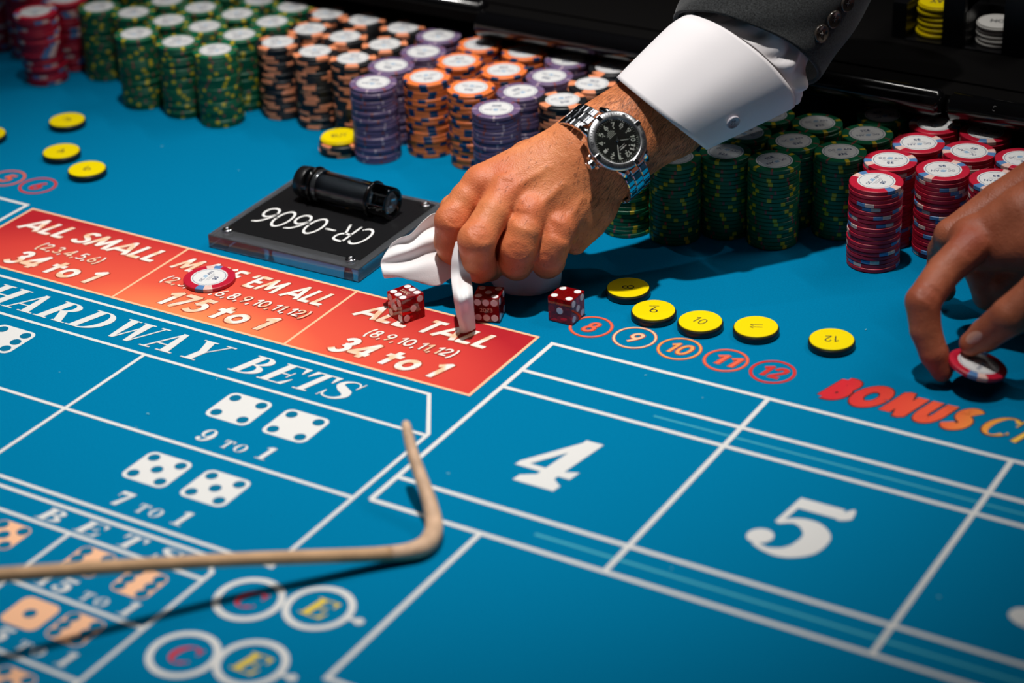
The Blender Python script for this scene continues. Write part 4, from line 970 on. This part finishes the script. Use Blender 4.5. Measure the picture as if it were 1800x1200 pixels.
# folds at the ring and little knuckles
cR = Fh.loc(h(918, 388, 1.445)); cL = Fh.loc(h(980, 408, 1.447)); zz = np.array([0, 0, 1.0])
for k in range(-2, 3):
    Fh.crease(cR + np.array([.8 * k, -2.3 * k, 0]), zz, np.array([.96, -.25, 0]), 6.5, .8, .55 - .1 * abs(k), .8, np.array([0, 1.0, 0]))
    Fh.crease(cL + np.array([.8 * k, -2.3 * k, 0]), zz, np.array([.88, -.45, 0]), 6.5, .8, .45 - .08 * abs(k), .8, np.array([0, 1.0, 0]))
for k in range(-1, 3): Fh.crease(Fh.loc(h(893, 330, 1.45)) + np.array([.6 * k, -2.6 * k, 0]), zz, np.array([.96, -.3, 0]), 4.5, .7, .22, .6, np.array([0, 1.0, 0]))
flush += [(Fh.loc(h(*MC[i])) + np.array([0, 0, 10]), 11) for i in range(4)] + [(Fh.loc(h(844, 496, 1.43)), 12), (Fh.loc(h(905, 488, 1.43)), 10), (Fh.loc(h(880, 300, 1.44)), 9)]
me, V1 = Fh.mesh('arm', SKIN1); flush_attr(me, V1, flush)
me.transform(Matrix.Translation(-person.location)); arm = obj('arm', me, person); arm['label'] = 'bare hand and wrist with bent fingers'
# hairs on the back of the forearm and hand
nv = len(me.vertices); co = np.empty(nv * 3, np.float32); me.vertices.foreach_get('co', co); co = co.reshape(-1, 3)
no = np.empty(nv * 3, np.float32); me.vertices.foreach_get('normal', no) if hasattr(me.vertices[0], 'normal') else None; no = no.reshape(-1, 3)
loc = co + np.array(person.location)
rel = (loc - np.array(o0)) * 1000; ux = rel @ np.array(CX); uy = rel @ np.array(CY); nz_ = no @ np.array(CZ)
rng = np.random.default_rng(5); dens = np.clip((ux - 8) / 60, 0, 1) ** 1.1 * .55 + .07 * (ux > -30); dens = dens * np.where(uy > -8 - 0 * ux, 1, .35) * np.where(ux > 25, 1.2, .5)
pick = np.flatnonzero((rng.random(nv) < dens * .30) & (nz_ > -.25) & (ux > -35) & (ux < 120))
hv, hf = [], []
gd = (CX * -.55 + CY * -.75); gd = np.array(gd)
for i in pick:
    p, n_ = co[i], no[i]; g = gd + rng.normal(0, .22, 3); g = g - n_ * (g @ n_) * .85 + n_ * .28; g /= np.linalg.norm(g); L_ = rng.uniform(.004, .0085) * (1 if ux[i] > 40 else .65)
    s_ = np.cross(g, n_); s_ = s_ / (np.linalg.norm(s_) + 1e-9) * .00008
    q1 = p + g * L_ * .5; q2 = p + (g * .96 - n_ * .18) * L_
    b = len(hv); hv += [p - s_, p + s_, q1 + s_ * .8, q1 - s_ * .8, q2]; hf += [(b, b + 1, b + 2, b + 3), (b + 3, b + 2, b + 4)]
ho = obj('hair', mesh('hair', hv, hf, mat('hair_dark', (.05, .022, .012), .5)), person); ho['kind'] = 'stuff'; ho['label'] = 'short dark hairs on forearm and hand'

# ------------------------------------------------ cuff, shirt sleeve, jacket sleeve
SHIRT = mat('shirt_white', (0.80, 0.77, 0.79), 0.85, spec=.2, bump=(1800, .12, .0002)); SUIT = mat('suit_wool', (0.030, 0.032, 0.033), 0.92, spec=.2, sheen=.2, vary=(1000, .95), bump=(1700, .5, .0004))
LIN = mat('sleeve_lining', (0.01, 0.01, 0.012), .5)
def tube_loft(name, rings, m, th, n=56, wob=None, sub=4, parent=None):
    """rings: (end A pixel, end B pixel, depth, half thickness mm, bow px towards (dx, dy), dz bow)"""
    def ringpts(r):
        (ua, va), (ub, vb), d, ht, (bx, by) = r; c = h((ua + ub) / 2, (va + vb) / 2, d); A = h(ub, vb, d) - c
        T_ = CZ * ht * mm + (h((ua + ub) / 2 + bx, (va + vb) / 2 + by, d) - c); return c, A, T_
    R = [ringpts(r) for r in rings]; out = []
    for i in range(len(R) - 1):
        for k in range(sub):
            t = k / sub; out.append(tuple(cr(R[max(i - 1, 0)][q], R[i][q], R[i + 1][q], R[min(i + 2, len(R) - 1)][q], t) for q in range(3)))
    out.append(R[-1]); vs, fs = [], []
    for i, (c, A, T_) in enumerate(out):
        for k in range(n):
            a = 2 * math.pi * k / n; p = c + A * math.cos(a) + T_ * math.sin(a)
            if wob: p = p + (A * math.cos(a) + T_ * math.sin(a)).normalized() * wob(i / (len(out) - 1), a) * mm
            vs.append(p - parent.location)
    for i in range(len(out) - 1):
        for k in range(n): fs.append((i * n + k, i * n + (k + 1) % n, (i + 1) * n + (k + 1) % n, (i + 1) * n + k))
    o = obj(name, mesh(name, vs, fs, m, smooth=True), parent); md = o.modifiers.new('thickness', 'SOLIDIFY'); md.thickness = th; md.offset = -1
    return o
cuff = tube_loft('shirt_cuff', [((1085, 137), (1241, 261), 1.457, 33, (-8, 10)), ((1110, 111), (1280, 242), 1.459, 35, (-3, 4)), ((1143, 78), (1322, 222), 1.462, 37, (5, -4)), ((1177, 46), (1362, 203), 1.465, 38, (10, -9)), ((1198, 33), (1394, 187), 1.467, 38, (14, -14))], SHIRT, .0009, wob=lambda t, a: .35 * math.sin(5 * a + 3 * t) * (1 - t) + .25 * math.sin(9 * a + 2), parent=person)
cuff['label'] = 'white starched shirt cuff'
def on_cuff(u, v, lift): return h(u, v, 1.4285 - lift)
# find the surface of the cuff under a pixel
from mathutils.bvhtree import BVHTree
def surf(o, u, v):
    me_ = o.data; bv = BVHTree.FromPolygons([o.parent.location + x.co for x in me_.vertices], [tuple(p.vertices) for p in me_.polygons])
    d = (dp(u, v, 1) - CAMP).normalized(); hit = bv.ray_cast(CAMP, d); return hit[0], (hit[1] if hit[1].dot(CZ) > 0 else -hit[1])
def button(o, u, v, r, m, name='button', lift=.0004, turn=0):
    p, n_ = surf(o, u, v); M = n_.to_track_quat('Z', 'Y').to_matrix().to_4x4() @ Matrix.Rotation(turn, 4, 'Z'); M.translation = p + n_ * lift - o.parent.location
    b = obj(name, lathe(name, [(r * .93, 0), (r, .0006), (r, .0016), (r * .93, .0021), (r * .80, .0020), (r * .74, .0013), (r * .1, .0012)], m, 36), o, M=M)
    TH_ = mat('thread', (.22, .20, .19), .8) if m is not SHIRTB else mat('thread_white', (.6, .58, .62), .8)
    HO = mat('hole', (.003, .003, .003), .9)
    q = r * .22
    for sx in (-1, 1):
        for sy in (-1, 1):
            hd = disc(sx * q, sy * q, r * .10, r * .10, 10)[0]; obj('button_hole', mesh('button_hole', [(x, y, .00135) for x, y in hd], [tuple(range(10))], HO), b)
    for sgn in (-1, 1): obj('thread', sweep('thread', [(-q, -q * sgn, .0012), (0, 0, .0019), (q, q * sgn, .0012)], [.00022] * 3, TH_, 6), b)
    return b
SHIRTB = mat('button_pearl', (.42, .40, .45), .35); JB = mat('button_dark', (.045, .036, .030), .22, spec=.9)
button(cuff, 1287, 213, .0052, SHIRTB)
# stitched seams of the cuff as short stitches in one piece
st_v, st_f = [], []
def stitches(o, path, step=2.6):
    for (u0, v0), (u1, v1) in zip(path[:-1], path[1:]):
        L_ = math.hypot(u1 - u0, v1 - v0); n = int(L_ / step)
        for k in range(n):
            a, b = (k + .1) / n, (k + .7) / n
            q = [surf_c(u0 + (u1 - u0) * t, v0 + (v1 - v0) * t) for t in (a, b)]
            if q[0][0] is None or q[1][0] is None: continue
            (p, n1), (r, n2) = q; d = (r - p); s_ = d.cross(n1).normalized() * .00020; l = n1 * .00025; i = len(st_v)
            st_v.extend([p - s_ + l - o.parent.location, p + s_ + l - o.parent.location, r + s_ + l - o.parent.location, r - s_ + l - o.parent.location]); st_f.append((i, i + 1, i + 2, i + 3))
_bv = BVHTree.FromPolygons([person.location + x.co for x in cuff.data.vertices], [tuple(p.vertices) for p in cuff.data.polygons])
def surf_c(u, v):
    d = (dp(u, v, 1) - CAMP).normalized(); r = _bv.ray_cast(CAMP, d)
    return (None, None) if r[0] is None else (r[0], r[1] if r[1].dot(CZ) > 0 else -r[1])
stitches(cuff, [(1097, 132), (1130, 153), (1165, 185), (1200, 222), (1240, 256)]); stitches(cuff, [(1218, 40), (1260, 66), (1295, 98), (1328, 135), (1360, 172), (1380, 196)]); stitches(cuff, [(1235, 84), (1270, 112), (1300, 142), (1325, 176)])
so = obj('stitching', mesh('stitching', st_v, st_f, mat('stitch', (.30, .28, .30), .8)), cuff); so['kind'] = 'stuff'
sh = tube_loft('shirt_sleeve', [((1206, 40), (1390, 184), 1.468, 34, (18, -16)), ((1232, 26), (1405, 172), 1.471, 37, (20, -18)), ((1252, 0), (1404, 140), 1.474, 40, (22, -22)), ((1270, -40), (1420, 100), 1.478, 40, (20, -20))], SHIRT, .0006, n=120, sub=8,
               wob=lambda t, a: (1.9 * math.sin(13 * a + 4 * t) + 1.3 * math.sin(7 * a - 6 * t + 1) + .9 * math.sin(23 * a + 9 * t)) * math.sin(math.pi * min(1, t * 1.15 + .05)), parent=person)
sh['label'] = 'gathered white shirt sleeve above the cuff'
jk = tube_loft('jacket_sleeve', [((1189, 33), (1430, 139), 1.478, 50, (12, -19)), ((1197, 10), (1457, 100), 1.480, 53, (12, -16)), ((1216, -30), (1500, 40), 1.484, 56, (10, -14)), ((1250, -120), (1560, -60), 1.49, 58, (6, -8)), ((1310, -260), (1650, -190), 1.52, 62, (4, -4))], SUIT, .0028, n=80, sub=6,
               wob=lambda t, a: .8 * math.sin(3 * a + 5 * t) + .5 * math.sin(7 * a + 16 * t), parent=person)
jk['label'] = 'dark charcoal wool jacket sleeve'
for u, v, t_ in ((1437, 58, .5), (1459, 31, .7), (1482, 3, .6)): button(jk, u, v, .0064, JB, lift=.0032, turn=t_)
# ------------------------------------------------ wristwatch
nW = (CZ + CY * .20 + CX * .26).normalized()
wc = h(1083, 249, 1.4240)
# world directions of twelve and three o'clock on the photograph
twelve = (h(1083 + 68, 249 + 73, 1.4240) - wc); twelve = (twelve - nW * twelve.dot(nW)).normalized(); three = twelve.cross(nW).normalized()
if three.dot(h(1083 - 77, 249 + 60, 1.4240) - wc) < 0: three = -three
MWt = Matrix((three, twelve, three.cross(twelve))).transposed().to_4x4(); MWt.translation = wc
if three.cross(twelve).dot(nW) < 0: print('WATCH FLIP')
watch = tag(empty('wristwatch', M=MWt), 'steel wristwatch with black dial and link bracelet on the wrist below the white cuff', 'watch')
STEEL = mat('watch_steel', (0.68, 0.69, 0.71), 0.14, metal=1.0); BRUSH = mat('watch_brushed', (0.60, 0.61, 0.63), 0.30, metal=1.0, bump=(400, .1, .0002))
DIAL = mat('dial_black', (0.008, 0.009, 0.008), .35); LUME = mat('lume', (0.62, 0.64, 0.58), .6)
obj('case', lathe('case', [(.0165, -.0085), (.0195, -.0070), (.0205, -.0030), (.0205, .0005), (.0190, .0012)], STEEL, 64), watch)
for a in (0, 90, 180, 270):
    pass
bez = obj('bezel', lathe('bezel', [(.0196, .0008), (.0214, .0010), (.0216, .0026), (.0206, .0036), (.0172, .0044), (.0164, .0042), (.0162, .0022)], BRUSH, 96, caps=False), watch)
bz = []
for k in range(60):
    a = math.radians(k * 6); r0, r1 = (.0176, .0200) if k % 5 == 0 else (.0188, .0199); w = .00018 if k % 5 else .0003
    slope = lambda r: .0037 + (.0206 - r) * .25
    d, t_ = Vector((math.sin(a), math.cos(a))), Vector((math.cos(a), -math.sin(a))) * w
    b = [((d * r0 - t_), slope(r0)), ((d * r0 + t_), slope(r0)), ((d * r1 + t_), slope(r1)), ((d * r1 - t_), slope(r1))]; bz.append([(p.x, p.y, z + .0001) for p, z in b])
obj('bezel_marks', mesh('bezel_marks', [p for q in bz for p in q], [tuple(range(4 * i, 4 * i + 4)) for i in range(len(bz))], INK), bez)
bn_v, bn_f = [], []
for s, a0 in (('10', 60), ('20', 120), ('30', 180), ('40', 240), ('50', 300)):
    vs, fs = san_fit(s, -.0017, .0017, -.0011, .0011, .16, .2); a = math.radians(a0); b = len(bn_v)
    for x, y in vs:
        r = .0190 + y; aa = a + x / r; bn_v.append((math.sin(aa) * r, math.cos(aa) * r, .0037 + (.0206 - r) * .25 + .00022))
    bn_f += [tuple(i + b for i in f) for f in fs]
obj('bezel_numbers', mesh('bezel_numbers', bn_v, bn_f, INK), bez)
for a0 in (0, 90, 180, 270):
    a = math.radians(a0 + 2); M = Matrix.Rotation(-a, 4, 'Z') @ Matrix.Translation((0, .0196, .0040)); obj('bezel_rider', box_me('bezel_rider', -.0017, .0017, -.0021, .0021, -.0022, .0006, STEEL, .0004), bez, M=M)
obj('dial_ring', lathe('dial_ring', [(.0164, .0040), (.0152, .0022)], STEEL, 64, caps=False), watch)
dial = obj('dial', lathe('dial', [(.0166, .0010), (.0166, .0018)], DIAL, 64, smooth=False), watch)
dv, df = [], []
for n in range(1, 13):
    s = str(n); a = math.radians(n * 30)
    if n == 3: continue
    wd = .0025 if n < 10 else .0044; g = san_fit(s, -wd / 2, wd / 2, -.0016, .0016, .19, .2); b = len(dv)
    c_, s_ = math.cos(-a), math.sin(-a); r = .0118
    for x, y in g[0]: Y = y + r; dv.append((x * c_ - Y * s_, x * s_ + Y * c_, .00195))
    df += [tuple(i + b for i in f) for f in g[1]]
for k in range(60):
    a = -math.radians(k * 6); r0, r1 = .0143, (.0149 if k % 5 else .0153); w = .00012 if k % 5 else .0003; b = len(dv)
    for x, y in ((-w, r0), (w, r0), (w, r1), (-w, r1)): dv.append((x * math.cos(a) - y * math.sin(a), x * math.sin(a) + y * math.cos(a), .00195))
    df.append((b, b + 1, b + 2, b + 3))
for n in range(12):
    a = -math.radians(n * 30); b = len(dv)
    for x, y in ((-.0004, .0088), (.0004, .0088), (.0004, .0096), (-.0004, .0096)): dv.append((x * math.cos(a) - y * math.sin(a), x * math.sin(a) + y * math.cos(a), .00195))
    df.append((b, b + 1, b + 2, b + 3))
obj('dial_numerals', mesh('dial_numerals', dv, df, LUME), dial)
# small dial print: winged oval over lines, and text lines below centre
pv, pf = [], []
def addp(polys):
    for q in polys: b = len(pv); pv.extend((x, y, .00197) for x, y in q); pf.append(tuple(range(b, b + len(q))))
addp(disc(0, .0062, .0016, .0006, 16)); addp([[(-.0034, .0066), (-.0012, .0063), (-.0012, .0059), (-.0030, .0060)], [(.0034, .0066), (.0012, .0063), (.0012, .0059), (.0030, .0060)]])
addp([[(-.0028, .0046), (.0028, .0046), (.0028, .0049), (-.0028, .0049)]])
for i, w in enumerate((.0034, .0028, .0036, .0030, .0018)): addp([[(-w, -.0046 - i * .0009), (w, -.0046 - i * .0009), (w, -.0043 - i * .0009), (-w, -.0043 - i * .0009)]])
obj('dial_print', mesh('dial_print', pv, pf, LUME), dial)
obj('date_window', box_me('date_window', .0102, .0128, -.0011, .0011, .0018, .0020, mat('date_white', (.7, .7, .68), .5)), dial)
def handm(name, ang, L, w, tail, z, lume=True):
    a = -math.radians(ang); M = Matrix.Rotation(a, 4, 'Z')
    o = obj(name, mesh(name, [(-w * .5, -tail, z), (w * .5, -tail, z), (w, L * .8, z), (0, L, z), (-w, L * .8, z), (-w * .5, -tail, z + .0003), (w * .5, -tail, z + .0003), (w, L * .8, z + .0003), (0, L, z + .0003), (-w, L * .8, z + .0003)],
        [(4, 3, 2, 1, 0), (5, 6, 7, 8, 9), (0, 1, 6, 5), (1, 2, 7, 6), (2, 3, 8, 7), (3, 4, 9, 8), (4, 0, 5, 9)], STEEL), watch, M=M)
    if lume: obj('lume_strip', mesh('lume_strip', [(-w * .4, L * .25, z + .00035), (w * .4, L * .25, z + .00035), (w * .55, L * .8, z + .00035), (0, L * .93, z + .00035), (-w * .55, L * .8, z + .00035)], [(0, 1, 2, 3, 4)], LUME), o)
handm('hour_hand', 301, .0098, .0007, .003, .0021); handm('minute_hand', 40, .0135, .0006, .003, .0025); handm('second_hand', 301, .0142, .00016, .0055, .0029, False)
obj('hand_cap', lathe('hand_cap', [(.0010, .0020), (.0010, .0034), (.0007, .0036)], STEEL, 16), watch)
GLS = mat('watch_crystal', (1, 1, 1), 0.01, trans=1.0, ior=1.10, spec=.6)
obj('crystal', lathe('crystal', [(.0160, .0036), (.0162, .0040), (.0161, .0046), (.0120, .0051), (.0060, .0053), (.0010, .0054)], GLS, 64), watch)
cw = obj('crown', lathe('crown', [(.0026, 0), (.0031, .0004), (.0031, .0042), (.0026, .0047), (.0005, .0048)], STEEL, 20, smooth=False), watch, M=Matrix.Translation((.0218, 0, -.003)) @ Matrix.Rotation(math.pi / 2, 4, 'Y'))
for k in range(20):
    a = 2 * math.pi * k / 20; obj('crown_rib', CRIB, cw, M=Matrix.Rotation(a, 4, 'Z') @ Matrix.Translation((.0031, 0, .0006))) if k else None
    if k == 0: CRIB = box_me('crown_rib', -.0002, .00025, -.0002, .0002, 0, .0036, STEEL)
for s in (-1, 1):
    for q in (-1, 1): obj('guard', box_me('guard', .0185, .0228, q * .0045 - .0012, q * .0045 + .0012, -.0055, .0, STEEL, .0006), watch) if s > 0 else None
# lugs
for sy in (-1, 1):
    for sx in (-1, 1):
        obj('lug', sweep('lug', [(sx * .0115, sy * .0150, -.0015), (sx * .0110, sy * .0195, -.0022), (sx * .0104, sy * .0235, -.0062)], [.0030, .0026, .0020], STEEL, 12, flat=1.2), watch)
# bracelet: rows of a centre link with two outer links, along an oval round the wrist
LINKO = box_me('outer_link', -.0032, .0032, -.0022, .0022, -.0014, .0013, STEEL, .0006); LINKC = box_me('centre_link', -.0037, .0037, -.0022, .0022, -.0013, .0015, STEEL, .0006)
A_, B_ = .0362, .0268     # half widths of the oval
def ovalp(t): return Vector((0, A_ * math.sin(t), B_ * math.cos(t)))
zc = -.0062 - B_ + .002
ts, t = [], 0
T0 = math.asin(.0215 / A_)
arc = [T0]
while arc[-1] < math.pi * 2 - T0:
    t = arc[-1]; d = math.hypot(A_ * math.cos(t), B_ * math.sin(t)); arc.append(t + .0046 / d)
for i, t in enumerate(arc[:-1]):
    p = ovalp(t); tg = Vector((0, A_ * math.cos(t), -B_ * math.sin(t))).normalized(); nn = Vector((1, 0, 0)).cross(tg)
    M = Matrix((Vector((1, 0, 0)), tg, nn)).transposed().to_4x4(); M.translation = p + Vector((0, 0, zc))
    c_ = obj('centre_link', LINKC, watch, M=M @ Matrix.Translation((0, .0011, 0)))
    for sx in (-1, 1): obj('outer_link', LINKO, watch, M=M @ Matrix.Translation((sx * .0070, -.0011, 0)))

# ================================================================ second person's hand at the right
person2 = tag(empty('person', at(1760, 520, .06)), 'person of whom only a bare hand shows, pinching a red chip at the right edge', 'person')
o2 = at(1700, 480, .05)
F2 = Field(o2, -56, 190, -84, 100, -62, 92, 1.1)
def a2(u, v, z): return at(u, v, z)
# palm, back and forearm
F2.add([a2(1700, 425, .070), a2(1800, 380, .088), a2(1960, 300, .115), (a2(2120, 210, .15))], [13, 21, 27, 31], 6)
F2.add([a2(1672, 414, .060), a2(1760, 360, .076), a2(1900, 290, .10)], [11.5, 16, 24], 9)
F2.add([a2(1730, 440, .066), a2(1820, 430, .075), a2(1960, 370, .105)], [13, 19, 24], 9)
# far finger behind
G2 = Field(o2, -56, 190, -84, 100, -62, 92, 1.1)
G2.add([a2(1672, 412, .060), a2(1655, 440, .042), a2(1650, 480, .022), a2(1660, 510, .012)], [11, 9.5, 9, 8], 3); F2.F = Field.smin(F2.F, G2.F, 3)
# front finger
G2 = Field(o2, -56, 190, -84, 100, -62, 92, 1.1)
fi = [a2(1708, 432, .073), a2(1660, 476, .063), a2(1622, 530, .053), a2(1627, 580, .036), a2(1642, 622, .022), a2(1656, 652, .011)]
G2.add(fi, [13.2, 11.6, 11.4, 10.2, 9.4, 7.2], 3)
c = G2.loc(fi[2]); d1 = c - G2.loc(fi[1]); d1 /= np.linalg.norm(d1); ac = np.cross(d1, np.array([0, 0, 1.0])); ac /= np.linalg.norm(ac); nr = np.cross(ac, d1); nr = nr if nr[2] > 0 else -nr
for off_ in (-5, -2.6, -.2, 2.2, 4.4): G2.crease(c + d1 * off_, nr, ac, 6.5, .65, .75, .4, d1)
F2.F = Field.smin(F2.F, G2.F, 3)
# knuckle with skin folds
F2.add([a2(1703, 412, .076)], [11.5], 6)
kc = F2.loc(a2(1700, 424, .074))
for k in range(-3, 5):
    F2.crease(kc + np.array([-1.6, -1.9, 0]) * k, np.array([0, 0, 1.0]), np.array([-.75, .66, 0]), 7.5, .8, .45 - .06 * abs(k - .5), 1.0, np.array([.66, .75, 0]))
# curled fingers below
for pts, rd in (([a2(1765, 450, .058), a2(1722, 478, .048), a2(1735, 520, .030), a2(1765, 520, .028)], [12, 10, 9.5, 8]), ([a2(1800, 465, .055), a2(1758, 496, .042), a2(1775, 535, .024), a2(1800, 530, .024)], [11, 9.5, 9, 7.5])):
    G2 = Field(o2, -56, 190, -84, 100, -62, 92, 1.1); G2.add(pts, rd, 3); F2.F = Field.smin(F2.F, G2.F, 2.5)
# thumb
G2 = Field(o2, -56, 190, -84, 100, -62, 92, 1.1)
tb = [a2(1880, 450, .085), a2(1832, 512, .070), a2(1775, 556, .054), a2(1732, 588, .036), a2(1708, 604, .0285)]
G2.add(tb, [17, 14, 12.5, 10.5, 8.2], 3); F2.F = Field.smin(F2.F, G2.F, 4)
me2, V2 = F2.mesh('arm', SKIN2); flush_attr(me2, V2, [(F2.loc(a2(1703, 412, .085)), 10), (c, 9), (F2.loc(fi[-1]), 12)])
me2.transform(Matrix.Translation(-person2.location)); arm2 = obj('arm', me2, person2); arm2['label'] = 'bare hand pinching a chip'
# thumbnail
bv2 = BVHTree.FromPolygons([person2.location + v.co for v in me2.vertices], [tuple(p.vertices) for p in me2.polygons])
def s2(u, v):
    d = (dp(u, v, 1) - CAMP).normalized(); r = bv2.ray_cast(CAMP, d); return r[0]
nr_, nc_ = 7, 7; gv = []; ok = True
for i in range(nr_):
    for j in range(nc_):
        a, b = i / (nr_ - 1) * 2 - 1, j / (nc_ - 1) * 2 - 1; ra = a * math.sqrt(1 - b * b / 2); rb = b * math.sqrt(1 - a * a / 2)
        u = 1712 + ra * 17 * .80 + rb * 11 * .45; v = 593 - ra * 17 * .42 + rb * 11 * .80; p = s2(u, v)
        if p is None: ok = False; continue
        gv.append(p + CZ * .0005 * (1.2 - ra * ra - rb * rb))
if ok: obj('thumbnail', mesh('thumbnail', [p - person2.location for p in gv], [(i * nc_ + j, i * nc_ + j + 1, (i + 1) * nc_ + j + 1, (i + 1) * nc_ + j) for i in range(nr_ - 1) for j in range(nc_ - 1)], mat('nail', (.52, .27, .20), .3, coat=.3), smooth=True), person2)
# the held chip, tilted
n3 = (Vector((0, 0, 1)) + CX * .22 - CY * .02).normalized(); c3 = a2(1720, 638, .0185)
q = n3.to_track_quat('Z', 'Y').to_matrix().to_4x4() @ Matrix.Rotation(math.radians(150), 4, 'Z'); q.translation = c3 - n3 * CH
hc = chip('red', q, 'red chip tilted between finger and thumb of the hand at the right edge', None, True)

# ================================================================ surroundings
flo = obj('floor', box_me('floor', -4, 4, -4, 6, -.95, -.9, mat('floor_carpet', (0.03, 0.006, 0.006), .95, vary=(6, .5)))); tag(flo, kind='structure')
wb = obj('wall_back', box_me('wall_back', -4, 4, 4.0, 4.1, -.9, 2.6, mat('wall_dark', (0.03, 0.010, 0.010), .9, vary=(2, .4)))); tag(wb, kind='structure')
